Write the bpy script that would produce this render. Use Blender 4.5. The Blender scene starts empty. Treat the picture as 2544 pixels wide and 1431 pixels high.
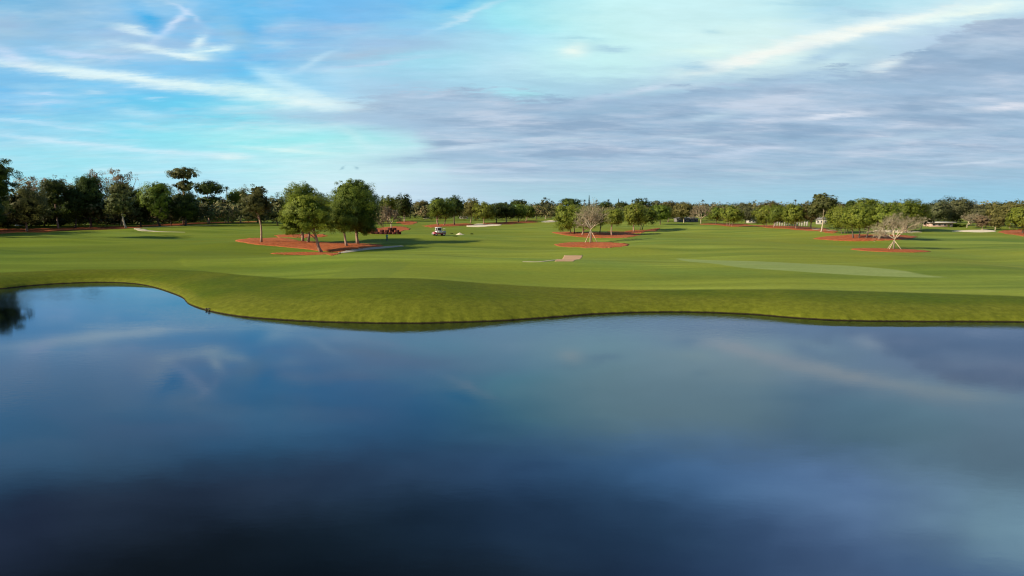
import bpy, math, random
import numpy as np
from mathutils import Vector, Matrix

random.seed(7)
RNG = np.random.default_rng(11)
SC = bpy.context.scene
COL = SC.collection
R = math.radians

# ------------------------------------------------------------------ camera
HW = 9.5                      # camera height above the pond, metres
FPX = 1700.0                  # focal length in pixels of the 2544 px wide photograph
PITCH = math.atan((715.5 - 515.0) / FPX)
cam = bpy.data.objects.new('camera', bpy.data.cameras.new('camera'))
COL.objects.link(cam)
cam.location = (0, 0, HW)
cam.rotation_euler = (math.pi / 2 - PITCH, 0, 0)
cam.data.sensor_width = 36.0
cam.data.lens = FPX / 2544 * 36
cam.data.clip_start = 0.5
cam.data.clip_end = 20000
SC.camera = cam
FWD = np.array([0, math.cos(PITCH), -math.sin(PITCH)])
UP = np.array([0, math.sin(PITCH), math.cos(PITCH)])


def ray(px, py):
    x = (px - 1272) / FPX
    y = -(py - 715.5) / FPX
    return FWD + np.array([1, 0, 0]) * x + UP * y


# ------------------------------------------------------------------ terrain
SHORE_PX = [(-260, 730), (-120, 724), (0, 718), (60, 711), (120, 706), (180, 703), (240, 701), (300, 702), (350, 706), (385, 714), (410, 722),
            (435, 731), (452, 738), (459, 744), (461, 750), (470, 756), (490, 764), (520, 773), (560, 781), (600, 787), (660, 792),
            (720, 796), (780, 799), (850, 801), (950, 803), (1050, 803), (1120, 801), (1190, 799), (1260, 796), (1330, 791),
            (1400, 786), (1460, 781), (1520, 778), (1580, 776), (1640, 775), (1710, 775), (1780, 777), (1860, 780), (1930, 786),
            (2000, 792), (2080, 796), (2170, 798), (2300, 799), (2420, 799), (2544, 800), (2700, 803), (2900, 812)]
_sh = []
for p in SHORE_PX:
    d = ray(*p)
    t = -HW / d[2]
    _sh.append((d[0] * t, d[1] * t))
_th = [math.atan2(a, b) for a, b in _sh]
_rr = [math.hypot(a, b) for a, b in _sh]
# close the pond round the sides and behind the camera
EX = [(_th[-1] + 0.15, 48), (_th[-1] + 0.4, 42), (1.35, 40), (1.9, 42), (2.5, 46), (math.pi, 48)]
EXL = [(-math.pi, 48), (-2.5, 46), (-1.9, 48), (-1.4, 58), (_th[0] - 0.35, 74), (_th[0] - 0.15, 78)]
TH = np.array([a for a, b in EXL] + _th + [a for a, b in EX])
RS = np.array([b for a, b in EXL] + _rr + [b for a, b in EX])
# smooth the shore a little with a spline sampling
_f = np.linspace(TH[0], TH[-1], 20001)
_r = np.interp(_f, TH, RS)
_k = np.hanning(121); _k /= _k.sum()
_r2 = np.convolve(np.pad(_r, 60, mode='wrap'), _k, mode='valid')
SEGT = np.concatenate([np.linspace(-math.pi, -0.75, 24)[:-1], np.linspace(-0.75, 0.8, 420), np.linspace(0.8, math.pi, 24)[1:]])
_w = np.exp(-((SEGT + 0.448) / 0.03) ** 2)           # keep the sharp little corner of the bank
SEGR = np.interp(SEGT, _f, _r2) * (1 - _w) + np.interp(SEGT, TH, RS) * _w
SEGR = SEGR + 0.05 * np.sin(SEGT * 170) * np.sin(SEGT * 61 + 1) + 0.02 * np.sin(SEGT * 433)
SX, SY = SEGR * np.sin(SEGT), SEGR * np.cos(SEGT)


def shore_r(th):
    return np.interp(th, SEGT, SEGR)


def sdist(x, y):
    """signed distance to the shore line, positive on land"""
    x = np.asarray(x, float).ravel(); y = np.asarray(y, float).ravel()
    rr = np.hypot(x, y)
    th = np.arctan2(x, y)
    raw = rr - shore_r(th)
    out = raw * 0.97
    near = np.abs(raw) < 45
    idx = np.nonzero(near)[0]
    ax, ay = SX[:-1], SY[:-1]
    bx, by = SX[1:] - ax, SY[1:] - ay
    L2 = bx * bx + by * by + 1e-12
    for k in range(0, len(idx), 6000):
        ii = idx[k:k + 6000]
        px = x[ii][:, None] - ax; py = y[ii][:, None] - ay
        t = np.clip((px * bx + py * by) / L2, 0, 1)
        d2 = (px - t * bx) ** 2 + (py - t * by) ** 2
        dmin = np.sqrt(d2.min(1))
        w = np.clip((45 - np.abs(raw[ii])) / 15, 0, 1)
        out[ii] = np.sign(raw[ii]) * (dmin * w + np.abs(raw[ii]) * 0.97 * (1 - w))
    return out


_WAV = []
_rw = np.random.default_rng(5)
for lam, amp in [(95, .34), (70, .28), (55, .22), (42, .19), (33, .15), (26, .11), (19, .065)]:
    for _ in range(2):
        a = _rw.uniform(0, math.pi)
        _WAV.append((2 * math.pi / lam * math.cos(a), 2 * math.pi / lam * math.sin(a), _rw.uniform(0, 6.28), amp))


def sstep(a, b, v):
    t = np.clip((v - a) / (b - a), 0, 1)
    return t * t * (3 - 2 * t)


MOUNDS = []          # (x, y, rx, ry, h): single swells seen in the photograph


def ground_z(x, y):
    x = np.asarray(x, float); y = np.asarray(y, float)
    shp = x.shape
    x = x.ravel(); y = y.ravel()
    s = sdist(x, y)
    th = np.arctan2(x, y)
    hb = 1.12 + 0.95 * np.exp(-((th + 0.17) / 0.13) ** 2) + 0.08 * np.sin(th * 9) + 0.28 * sstep(0.22, 0.40, th)
    lip = 0.12 * sstep(-0.05, 0.10, s)
    land = lip + hb * (1 - np.exp(-np.maximum(s, 0) / (2.1 + hb * .55))) - 0.55 * np.exp(-((th + 0.17) / 0.12) ** 2) * sstep(14, 50, s) + 0.25 * (1 - np.exp(-np.maximum(s, 0) / 70))
    und = np.zeros_like(x)
    for kx, ky, ph, am in _WAV:
        und += am * np.sin(kx * x + ky * y + ph)
    rr = np.hypot(x, y)
    land += (und * 0.72 - .12) * sstep(8, 45, s) * (1 - 0.75 * sstep(200, 420, rr))
    for mx, my, rx, ry, h in MOUNDS:
        land += h * np.exp(-((x - mx) / rx) ** 2 - ((y - my) / ry) ** 2)
    z = np.where(s >= -0.06, land, np.maximum(-1.6, s * 0.35))
    return z.reshape(shp)


def P(px, py):
    """the point of the ground that the pixel shows"""
    d = ray(px, py)
    if d[2] >= -0.0015:
        d = d.copy(); d[2] = -0.0015
    t0 = HW / -d[2]
    ts = np.geomspace(max(20, t0 * 0.45), t0 * 1.02, 260)
    z = ground_z(d[0] * ts, d[1] * ts)
    below = np.nonzero(HW + d[2] * ts < z)[0]
    i = below[0] if len(below) else len(ts) - 1
    a, b = ts[max(i - 1, 0)], ts[i]
    tt = np.linspace(a, b, 24)
    z = ground_z(d[0] * tt, d[1] * tt)
    below = np.nonzero(HW + d[2] * tt <= z)[0]
    t = tt[below[0]] if len(below) else b
    x, y = d[0] * t, d[1] * t
    return np.array([x, y, float(ground_z(np.array([x]), np.array([y]))[0])])


def mpp(p):
    """metres per photograph pixel at a point"""
    return float(np.dot(np.asarray(p) - np.array([0, 0, HW]), FWD)) / FPX


# ------------------------------------------------------------------ materials
def new_mat(name):
    m = bpy.data.materials.new(name)
    m.use_nodes = True
    return m, m.node_tree, m.node_tree.nodes, m.node_tree.links, m.node_tree.nodes['Principled BSDF']


def ramp(nt, fac, stops, interp='LINEAR'):
    n = nt.nodes.new('ShaderNodeValToRGB')
    n.color_ramp.interpolation = interp
    e = n.color_ramp.elements
    while len(e) > 1:
        e.remove(e[-1])
    e[0].position = stops[0][0]; e[0].color = (*stops[0][1], 1)
    for p, c in stops[1:]:
        q = e.new(p); q.color = (*c, 1)
    nt.links.new(fac, n.inputs[0])
    return n.outputs[0]


def math_n(nt, op, a, b=None, c=None, clamp=False):
    n = nt.nodes.new('ShaderNodeMath'); n.operation = op; n.use_clamp = clamp
    for i, v in enumerate((a, b, c)):
        if v is None:
            continue
        if isinstance(v, (int, float)):
            n.inputs[i].default_value = v
        else:
            nt.links.new(v, n.inputs[i])
    return n.outputs[0]


def mixc(nt, fac, a, b, blend='MIX'):
    n = nt.nodes.new('ShaderNodeMix'); n.data_type = 'RGBA'; n.blend_type = blend
    for key, v in ((0, fac), (6, a), (7, b)):
        if isinstance(v, (int, float)):
            n.inputs[key].default_value = v
        elif isinstance(v, tuple):
            n.inputs[key].default_value = (*v, 1) if len(v) == 3 else v
        else:
            nt.links.new(v, n.inputs[key])
    return n.outputs[2]


def noise(nt, vec, scale, detail=3, rough=0.55, out=0):
    n = nt.nodes.new('ShaderNodeTexNoise')
    n.inputs['Scale'].default_value = scale
    n.inputs['Detail'].default_value = detail
    n.inputs['Roughness'].default_value = rough
    if vec is not None:
        nt.links.new(vec, n.inputs['Vector'])
    return n.outputs[out]


def mapping(nt, vec, loc=(0, 0, 0), rot=(0, 0, 0), scale=(1, 1, 1), typ='POINT'):
    n = nt.nodes.new('ShaderNodeMapping'); n.vector_type = typ
    n.inputs['Location'].default_value = loc
    n.inputs['Rotation'].default_value = rot
    n.inputs['Scale'].default_value = scale
    nt.links.new(vec, n.inputs['Vector'])
    return n.outputs[0]


def leaf_mat(name, dark, light, accent=None, trans=0.42):
    m, nt, N, L, bs = new_mat(name)
    geo = N.new('ShaderNodeNewGeometry')
    tc = N.new('ShaderNodeTexCoord')
    n1 = noise(nt, tc.outputs['Object'], 0.55, 3)
    f = math_n(nt, 'ADD', math_n(nt, 'MULTIPLY', geo.outputs['Random Per Island'], 0.55), math_n(nt, 'MULTIPLY', n1, 0.75))
    f = math_n(nt, 'SUBTRACT', f, 0.12)
    stops = [(0.15, dark), (0.75, light)]
    if accent:
        stops.append((0.95, accent))
    c = ramp(nt, f, stops)
    oi = N.new('ShaderNodeObjectInfo')
    hs = N.new('ShaderNodeHueSaturation')
    L.new(c, hs.inputs['Color'])
    L.new(math_n(nt, 'ADD', 0.486, math_n(nt, 'MULTIPLY', oi.outputs['Random'], 0.03)), hs.inputs['Hue'])
    L.new(math_n(nt, 'ADD', 0.85, math_n(nt, 'MULTIPLY', oi.outputs['Random'], 0.3)), hs.inputs['Value'])
    L.new(hs.outputs[0], bs.inputs['Base Color'])
    bs.inputs['Roughness'].default_value = 0.6
    bs.inputs['Specular IOR Level'].default_value = 0.2
    tr = N.new('ShaderNodeBsdfTranslucent')
    L.new(hs.outputs[0], tr.inputs['Color'])
    mx = N.new('ShaderNodeMixShader'); mx.inputs[0].default_value = trans
    L.new(bs.outputs[0], mx.inputs[1]); L.new(tr.outputs[0], mx.inputs[2])
    L.new(mx.outputs[0], N['Material Output'].inputs['Surface'])
    return m


def bark_mat(name, dark, light):
    m, nt, N, L, bs = new_mat(name)
    tc = N.new('ShaderNodeTexCoord')
    v = mapping(nt, tc.outputs['Object'], scale=(3, 3, 0.7))
    c = ramp(nt, noise(nt, v, 2.2, 5, 0.65), [(0.3, dark), (0.65, light)])
    L.new(c, bs.inputs['Base Color'])
    bs.inputs['Roughness'].default_value = 0.9
    bp = N.new('ShaderNodeBump'); bp.inputs['Strength'].default_value = 0.5
    L.new(noise(nt, v, 6, 4), bp.inputs['Height']); L.new(bp.outputs[0], bs.inputs['Normal'])
    return m


def plain_mat(name, col, rough=0.5, var=0.15, metal=0.0, scale=6.0, trans=0.0, alpha=1.0):
    m, nt, N, L, bs = new_mat(name)
    tc = N.new('ShaderNodeTexCoord')
    lo = tuple(c * (1 - var) for c in col); hi = tuple(min(1, c * (1 + var)) for c in col)
    L.new(ramp(nt, noise(nt, tc.outputs['Object'], scale, 4), [(0.3, lo), (0.7, hi)]), bs.inputs['Base Color'])
    bs.inputs['Roughness'].default_value = rough
    bs.inputs['Metallic'].default_value = metal
    if trans:
        bs.inputs['Transmission Weight'].default_value = trans
    return m


M = {}
M['pine_green'] = leaf_mat('pine_green_needles', (.040, .074, .010), (.157, .195, .021), (.240, .251, .035))
M['pine_dark'] = leaf_mat('dark_pine_needles', (.014, .031, .007), (.065, .094, .014), (.108, .130, .020))
M['pine_olive'] = leaf_mat('olive_pine_needles', (.040, .053, .016), (.136, .147, .040), (.209, .194, .065))
M['light_pine'] = leaf_mat('light_pine_needles', (.067, .108, .011), (.228, .274, .028), (.324, .338, .044))
M['oak'] = leaf_mat('fresh_oak_leaves', (.058, .092, .012), (.222, .258, .030), (.330, .316, .052))
M['grey_oak'] = leaf_mat('grey_oak_leaves', (.048, .055, .024), (.132, .138, .054), (.228, .204, .114))
M['russet'] = leaf_mat('russet_leaves', (.109, .065, .032), (.246, .152, .065), (.334, .239, .138))
M['brown_olive'] = leaf_mat('brown_olive_leaves', (.057, .055, .017), (.167, .149, .041), (.253, .196, .069))
M['tan'] = leaf_mat('dry_tan_leaves', (.099, .072, .033), (.242, .182, .094), (.330, .275, .165))
M['palm'] = leaf_mat('palm_fronds', (.025, .034, .012), (.075, .085, .028))
M['conifer'] = leaf_mat('conifer_needles', (.014, .026, .012), (.045, .062, .022))
M['bark'] = bark_mat('pine_bark', (.14, .085, .055), (.36, .24, .165))
M['bark_dark'] = bark_mat('dark_bark', (.035, .024, .017), (.11, .08, .058))
M['bark_pale'] = bark_mat('pale_bark', (.26, .21, .14), (.50, .42, .29))
M['twig'] = bark_mat('olive_twigs', (.155, .135, .075), (.29, .25, .15))
M['wood'] = bark_mat('stake_wood', (.34, .24, .14), (.58, .46, .31))
M['trunk_brown'] = bark_mat('oak_bark', (.10, .07, .05), (.28, .20, .14))


def ground_material():
    m, nt, N, L, bs = new_mat('mown_grass')
    geo = N.new('ShaderNodeNewGeometry')
    pos = geo.outputs['Position']
    at = N.new('ShaderNodeAttribute'); at.attribute_name = 'rough'
    rough = at.outputs['Fac']
    a2 = N.new('ShaderNodeAttribute'); a2.attribute_name = 'bank'
    bank = a2.outputs['Fac']
    # fairway: mowing bands and slope shading painted as sideways streaks, broad patches, fine grain
    v1 = mapping(nt, pos, rot=(0, 0, 0.12), scale=(0.012, 0.10, 0.1))
    nb = noise(nt, v1, 1.0, 4, 0.6)
    nbig = noise(nt, pos, 0.022, 4, 0.6)
    nfine = noise(nt, pos, 1.6, 5, 0.7)
    nmid = noise(nt, pos, 0.22, 4, 0.65)
    fair = ramp(nt, nb, [(0.34, (.090, .134, .016)), (0.5, (.138, .182, .022)), (0.64, (.190, .232, .034))])
    nb2 = noise(nt, mapping(nt, pos, loc=(7, 3, 0), rot=(0, 0, -0.06), scale=(0.02, 0.32, 0.1)), 1.0, 3, 0.6)
    fair = mixc(nt, .55, fair, ramp(nt, nb2, [(.36, (.72, .76, .72)), (.64, (1.28, 1.24, 1.2))]), 'MULTIPLY')
    fair = mixc(nt, ramp(nt, nbig, [(0.38, (0, 0, 0)), (0.66, (1, 1, 1))]), fair, (.165, .184, .016))
    green = ramp(nt, noise(nt, mapping(nt, pos, loc=(40, 9, 0)), 0.03, 4), [(0.52, (0, 0, 0)), (0.72, (.6, .6, .6))])
    fair = mixc(nt, green, fair, (.100, .168, .026))
    rgh = ramp(nt, nmid, [(0.3, (.038, .068, .003)), (0.55, (.058, .086, .004)), (0.75, (.084, .106, .006))])
    rgh = mixc(nt, ramp(nt, nbig, [(0.4, (0, 0, 0)), (0.62, (.8, .8, .8))]), rgh, (.098, .104, .007))
    edge = ramp(nt, noise(nt, pos, 1.8, 5, 0.75), [(0.3, (.080, .094, .008)), (0.6, (.106, .118, .011)), (0.8, (.138, .140, .019))])
    ebf = math_n(nt, 'MULTIPLY', bank, math_n(nt, 'ADD', 0.35, math_n(nt, 'MULTIPLY', nfine, 1.1)), clamp=True)
    rgh = mixc(nt, ebf, rgh, edge)
    wob = math_n(nt, 'ADD', rough, math_n(nt, 'MULTIPLY', math_n(nt, 'SUBTRACT', nmid, 0.5), 0.25), clamp=True)
    at5 = N.new('ShaderNodeAttribute'); at5.attribute_name = 'green'
    fair = mixc(nt, at5.outputs['Fac'], fair, ramp(nt, noise(nt, mapping(nt, pos, scale=(.08, .5, 1)), 1.0, 4), [(.3, (.165, .218, .062)), (.7, (.205, .250, .082))]))
    at4 = N.new('ShaderNodeAttribute'); at4.attribute_name = 'left_tone'
    fair = mixc(nt, at4.outputs['Fac'], fair, mixc(nt, 1.0, fair, (.66, .76, .62), 'MULTIPLY'))  # multiplies the fairway tone darker towards the left, weaker far off
    at3 = N.new('ShaderNodeAttribute'); at3.attribute_name = 'tee'
    fair = mixc(nt, at3.outputs['Fac'], fair, ramp(nt, nb, [(0.3, (.098, .138, .016)), (0.7, (.130, .164, .022))]))
    c = mixc(nt, wob, fair, rgh)
    c = mixc(nt, math_n(nt, 'MULTIPLY', rough, 0.28), c, ramp(nt, nfine, [(0.25, (.55, .55, .5)), (0.75, (1.4, 1.4, 1.35))]), 'MULTIPLY')
    c = mixc(nt, 0.32, c, ramp(nt, nfine, [(0.25, (.55, .55, .5)), (0.75, (1.4, 1.4, 1.35))]), 'MULTIPLY')
    # wet earth of the cut bank at the water line
    sep = N.new('ShaderNodeSeparateXYZ'); L.new(pos, sep.inputs[0])
    zz = math_n(nt, 'ADD', sep.outputs[2], math_n(nt, 'MULTIPLY', math_n(nt, 'SUBTRACT', noise(nt, pos, 2.5, 4), 0.5), 0.08))
    soil = ramp(nt, zz, [(0.05, (1, 1, 1)), (0.11, (0, 0, 0))])
    c = mixc(nt, soil, c, (.022, .017, .008))
    L.new(c, bs.inputs['Base Color'])
    bs.inputs['Roughness'].default_value = 0.9
    bs.inputs['Specular IOR Level'].default_value = 0.05
    bp = N.new('ShaderNodeBump'); bp.inputs['Strength'].default_value = 0.35; bp.inputs['Distance'].default_value = 0.10
    hgt = math_n(nt, 'MULTIPLY', noise(nt, pos, 2.4, 5, 0.7), math_n(nt, 'ADD', 0.18, math_n(nt, 'MULTIPLY', rough, 0.82)))
    L.new(hgt, bp.inputs['Height']); L.new(bp.outputs[0], bs.inputs['Normal'])
    return m


def mulch_material():
    m, nt, N, L, bs = new_mat('red_pine_straw')
    geo = N.new('ShaderNodeNewGeometry'); pos = geo.outputs['Position']
    n1 = noise(nt, pos, 1.3, 6, 0.75)
    c = ramp(nt, n1, [(0.25, (.10, .028, .011)), (0.5, (.30, .080, .024)), (0.72, (.42, .140, .050))])
    n2 = noise(nt, pos, 0.35, 3)
    c = mixc(nt, ramp(nt, n2, [(0.5, (0, 0, 0)), (0.75, (.7, .7, .7))]), c, (.30, .12, .045))
    L.new(c, bs.inputs['Base Color'])
    bs.inputs['Roughness'].default_value = 0.95
    bs.inputs['Specular IOR Level'].default_value = 0.1
    bp = N.new('ShaderNodeBump'); bp.inputs['Strength'].default_value = 0.7; bp.inputs['Distance'].default_value = 0.15
    L.new(noise(nt, pos, 3, 5, 0.7), bp.inputs['Height']); L.new(bp.outputs[0], bs.inputs['Normal'])
    return m


def sheet_material(name, stops, scale, stretch=(1, 1, 1), rough=0.85):
    m, nt, N, L, bs = new_mat(name)
    geo = N.new('ShaderNodeNewGeometry'); pos = geo.outputs['Position']
    v = mapping(nt, pos, scale=stretch)
    c = ramp(nt, noise(nt, v, scale, 5, 0.65), stops)
    L.new(c, bs.inputs['Base Color'])
    bs.inputs['Roughness'].default_value = rough
    bs.inputs['Specular IOR Level'].default_value = 0.15
    return m


M['ground'] = ground_material()
M['mulch'] = mulch_material()
M['green'] = sheet_material('close_cut_grass', [(0.3, (.150, .215, .078)), (0.7, (.190, .245, .098))], 0.25, (0.3, 2, 1))
M['tee'] = sheet_material('tee_grass', [(0.3, (.098, .138, .018)), (0.7, (.125, .160, .024))], 0.3, (0.4, 1.5, 1))
M['sand'] = sheet_material('bunker_sand', [(0.3, (.52, .44, .29)), (0.7, (.66, .57, .40))], 0.5)
M['gravel'] = sheet_material('shell_path', [(0.3, (.26, .23, .17)), (0.7, (.42, .38, .29))], 1.2)
M['gravel_pale'] = sheet_material('pale_shell_path', [(0.3, (.28, .25, .16)), (0.7, (.40, .36, .23))], 1.2)
M['pad'] = sheet_material('bare_earth', [(0.3, (.34, .20, .10)), (0.7, (.47, .30, .165))], 0.7, (0.4, 2, 1))


def water_material():
    m, nt, N, L, bs = new_mat('pond_water')
    N.remove(bs)
    geo = N.new('ShaderNodeNewGeometry'); pos = geo.outputs['Position']
    # ripples come in drifting patches; the rest of the pond is nearly still
    patch = ramp(nt, noise(nt, mapping(nt, pos, loc=(13.0, 4.0, 0), rot=(0, 0, 0.5), scale=(.022, .045, 1)), 1.0, 3), [(0.47, (0, 0, 0)), (0.64, (1, 1, 1))])
    sx = N.new('ShaderNodeSeparateXYZ'); L.new(pos, sx.inputs[0])
    far = N.new('ShaderNodeMapRange'); L.new(sx.outputs[1], far.inputs[0]); far.inputs[1].default_value = 24; far.inputs[2].default_value = 42
    patch = math_n(nt, 'MULTIPLY', patch, far.outputs[0])
    w1 = noise(nt, mapping(nt, pos, rot=(0, 0, 0.35), scale=(1.0, 2.2, 1)), 1.5, 3, 0.55)
    w2 = noise(nt, mapping(nt, pos, rot=(0, 0, -0.3), scale=(0.7, 1.3, 1)), 0.30, 2, 0.5)
    h = math_n(nt, 'ADD', math_n(nt, 'MULTIPLY', w1, math_n(nt, 'MULTIPLY_ADD', patch, .80, .05)), math_n(nt, 'MULTIPLY', w2, 0.08))
    bp = N.new('ShaderNodeBump'); bp.inputs['Strength'].default_value = 0.14; bp.inputs['Distance'].default_value = 0.10
    L.new(h, bp.inputs['Height'])
    fr = N.new('ShaderNodeFresnel'); fr.inputs['IOR'].default_value = 1.6
    gl = N.new('ShaderNodeBsdfGlossy'); gl.inputs['Color'].default_value = (.70, .81, 1.0, 1)
    L.new(math_n(nt, 'MULTIPLY_ADD', patch, 0.03, .042), gl.inputs['Roughness'])
    df = N.new('ShaderNodeBsdfDiffuse'); df.inputs['Color'].default_value = (.0008, .0016, .0022, 1)
    L.new(bp.outputs[0], gl.inputs['Normal'])
    mx = N.new('ShaderNodeMixShader')
    L.new(fr.outputs[0], mx.inputs[0]); L.new(df.outputs[0], mx.inputs[1]); L.new(gl.outputs[0], mx.inputs[2])
    L.new(mx.outputs[0], N['Material Output'].inputs['Surface'])
    return m


M['water'] = water_material()


# ------------------------------------------------------------------ mesh helpers
def mk(name, V, F, mat, parent=None, smooth=False):
    """V: n x 3, F: list of integer arrays (m x k); links ONE mesh object"""
    V = np.asarray(V, np.float32)
    me = bpy.data.meshes.new(name)
    F = [np.asarray(f, np.int32) for f in F if len(f)]
    nl = sum(f.size for f in F); nf = sum(len(f) for f in F)
    me.vertices.add(len(V)); me.vertices.foreach_set('co', V.ravel())
    me.loops.add(nl); me.polygons.add(nf)
    me.loops.foreach_set('vertex_index', np.concatenate([f.ravel() for f in F]))
    ls, tot = [], []
    o = 0
    for f in F:
        k = f.shape[1]
        ls.append(o + np.arange(len(f)) * k); tot.append(np.full(len(f), k)); o += f.size
    me.polygons.foreach_set('loop_start', np.concatenate(ls).astype(np.int32))
    me.polygons.foreach_set('loop_total', np.concatenate(tot).astype(np.int32))
    if smooth:
        me.polygons.foreach_set('use_smooth', np.ones(nf, bool))
    me.materials.append(mat)
    me.update(calc_edges=True)
    o = bpy.data.objects.new(name, me)
    COL.objects.link(o)
    o.parent = parent
    return o


def tag(o, label=None, cat=None, group=None, kind=None):
    if label: o['label'] = label
    if cat: o['category'] = cat
    if group: o['group'] = group
    if kind: o['kind'] = kind
    return o


def empty(name, loc, rz=0.0):
    o = bpy.data.objects.new(name, None)
    COL.objects.link(o)
    o.location = [float(v) for v in loc]
    o.rotation_euler = (0, 0, rz)
    o.empty_display_size = 0.5
    return o


class MB:
    """collects tubes, boxes and lofts into one mesh"""
    def __init__(self):
        self.V = []; self.F4 = []; self.F3 = []; self.n = 0

    def add(self, V, F4=(), F3=()):
        V = np.asarray(V, float)
        self.V.append(V)
        if len(F4): self.F4.append(np.asarray(F4) + self.n)
        if len(F3): self.F3.append(np.asarray(F3) + self.n)
        self.n += len(V)

    def tube(self, pts, rad, ns=6, cap=True):
        pts = np.asarray(pts, float); k = len(pts)
        rad = np.broadcast_to(np.asarray(rad, float), (k,))
        t = np.gradient(pts, axis=0); t /= np.linalg.norm(t, axis=1)[:, None] + 1e-9
        ref = np.array([0, 0, 1.0]) if abs(t[0][2]) < 0.9 else np.array([1.0, 0, 0])
        u = np.cross(t, ref); u /= np.linalg.norm(u, axis=1)[:, None] + 1e-9
        v = np.cross(t, u)
        a = np.arange(ns) * 2 * math.pi / ns
        V = pts[:, None] + rad[:, None, None] * (np.cos(a)[None, :, None] * u[:, None] + np.sin(a)[None, :, None] * v[:, None])
        i = np.arange(k - 1)[:, None] * ns; j = np.arange(ns)[None]
        F = np.stack([i + j, i + (j + 1) % ns, i + ns + (j + 1) % ns, i + ns + j], -1).reshape(-1, 4)
        V = V.reshape(-1, 3)
        F3 = []
        if cap:
            V = np.vstack([V, pts[-1], pts[0]])
            e = (k - 1) * ns
            F3 = [[e + q, e + (q + 1) % ns, k * ns] for q in range(ns)] + [[(q + 1) % ns, q, k * ns + 1] for q in range(ns)]
        self.add(V, F, F3)

    def box(self, c, s, rz=0.0, bev=0.06, top=1.0, topy=None):
        """box with chamfered vertical edges and top; top = scale of the upper face"""
        x, y, z = np.asarray(s, float) / 2
        b = min(bev, x * .6, y * .6, z * .6)
        ring = [(-x + b, -y), (x - b, -y), (x, -y + b), (x, y - b), (x - b, y), (-x + b, y), (-x, y - b), (-x, -y + b)]
        ty = top if topy is None else topy
        V = []
        for zz, sc, scy, ins in ((-z, 1, 1, b), (-z + b, 1, 1, 0), (z - b, top, ty, 0), (z, top, ty, b)):
            for px, py in ring:
                V.append((px * sc * (1 - ins / x), py * scy * (1 - ins / y), zz))
        V = np.array(V)
        F4 = [[r * 8 + q, r * 8 + (q + 1) % 8, r * 8 + 8 + (q + 1) % 8, r * 8 + 8 + q] for r in range(3) for q in range(8)]
        F4 += [[24, 25, 26, 27], [24, 27, 28, 31], [31, 28, 29, 30]]
        F4 += [[3, 2, 1, 0], [7, 4, 3, 0], [6, 5, 4, 7]]
        ca, sa = math.cos(rz), math.sin(rz)
        W = V.copy()
        W[:, 0] = V[:, 0] * ca - V[:, 1] * sa; W[:, 1] = V[:, 0] * sa + V[:, 1] * ca
        self.add(W + np.asarray(c, float), F4)

    def cyl(self, c, axis, r, h, ns=18, bev=0.15):
        axis = np.asarray(axis, float); axis /= np.linalg.norm(axis)
        c = np.asarray(c, float)
        e = h * bev
        pts = [c - axis * h / 2, c - axis * (h / 2 - e), c + axis * (h / 2 - e), c + axis * h / 2]
        self.tube(pts, [r * .86, r, r, r * .86], ns)

    def build(self, name, mat, parent=None, smooth=False):
        return mk(name, np.vstack(self.V), ([np.vstack(self.F4)] if self.F4 else []) + ([np.vstack(self.F3)] if self.F3 else []), mat, parent, smooth)


# ------------------------------------------------------------------ ground, pond
def px_of(p):
    q = np.asarray(p) - np.array([0, 0, HW])
    dep = q @ FWD
    return 1272 + FPX * q[0] / dep, 715.5 - FPX * (q @ UP) / dep


for (mpx, mpy, rx, ry, h) in [(1160, 655, 14, 9, 0.4), (150, 596, 34, 10, 0.45), (560, 640, 20, 12, 0.12), (1480, 622, 16, 10, 0.25),
                              (1900, 690, 16, 6, 0.18),  (300, 585, 20, 8, 0.35)]:
    d = ray(mpx, mpy); t = (HW - 1.5) / -d[2]
    MOUNDS.append((d[0] * t, d[1] * t, rx, ry, h))

FAIR_PX = [(-300, 690), (-150, 684), (0, 677), (200, 669), (400, 668), (500, 673), (600, 683), (720, 692), (870, 692), (1000, 691), (1130, 698),
           (1270, 708), (1420, 715), (1560, 720), (1750, 719), (1900, 719), (2100, 722), (2300, 728), (2544, 736), (2800, 742)]
_fp = [P(*q) for q in FAIR_PX]
FTH = np.array([math.atan2(q[0], q[1]) for q in _fp]); FR = np.array([math.hypot(q[0], q[1]) for q in _fp])


def spline(pts, n=96, closed=True):
    pts = np.asarray(pts, float)
    k = len(pts)
    out = []
    m = k if closed else k - 1
    for i in range(m):
        g = (lambda q: pts[q % k]) if closed else (lambda q: pts[min(max(q, 0), k - 1)])
        p0, p1, p2, p3 = g(i - 1), g(i), g(i + 1), g(i + 2)
        for t in np.linspace(0, 1, max(2, n // m), endpoint=False):
            out.append(0.5 * (2 * p1 + (p2 - p0) * t + (2 * p0 - 5 * p1 + 4 * p2 - p3) * t * t + (3 * p1 - p0 - 3 * p2 + p3) * t ** 3))
    if not closed:
        out.append(pts[-1])
    return np.array(out)


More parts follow.
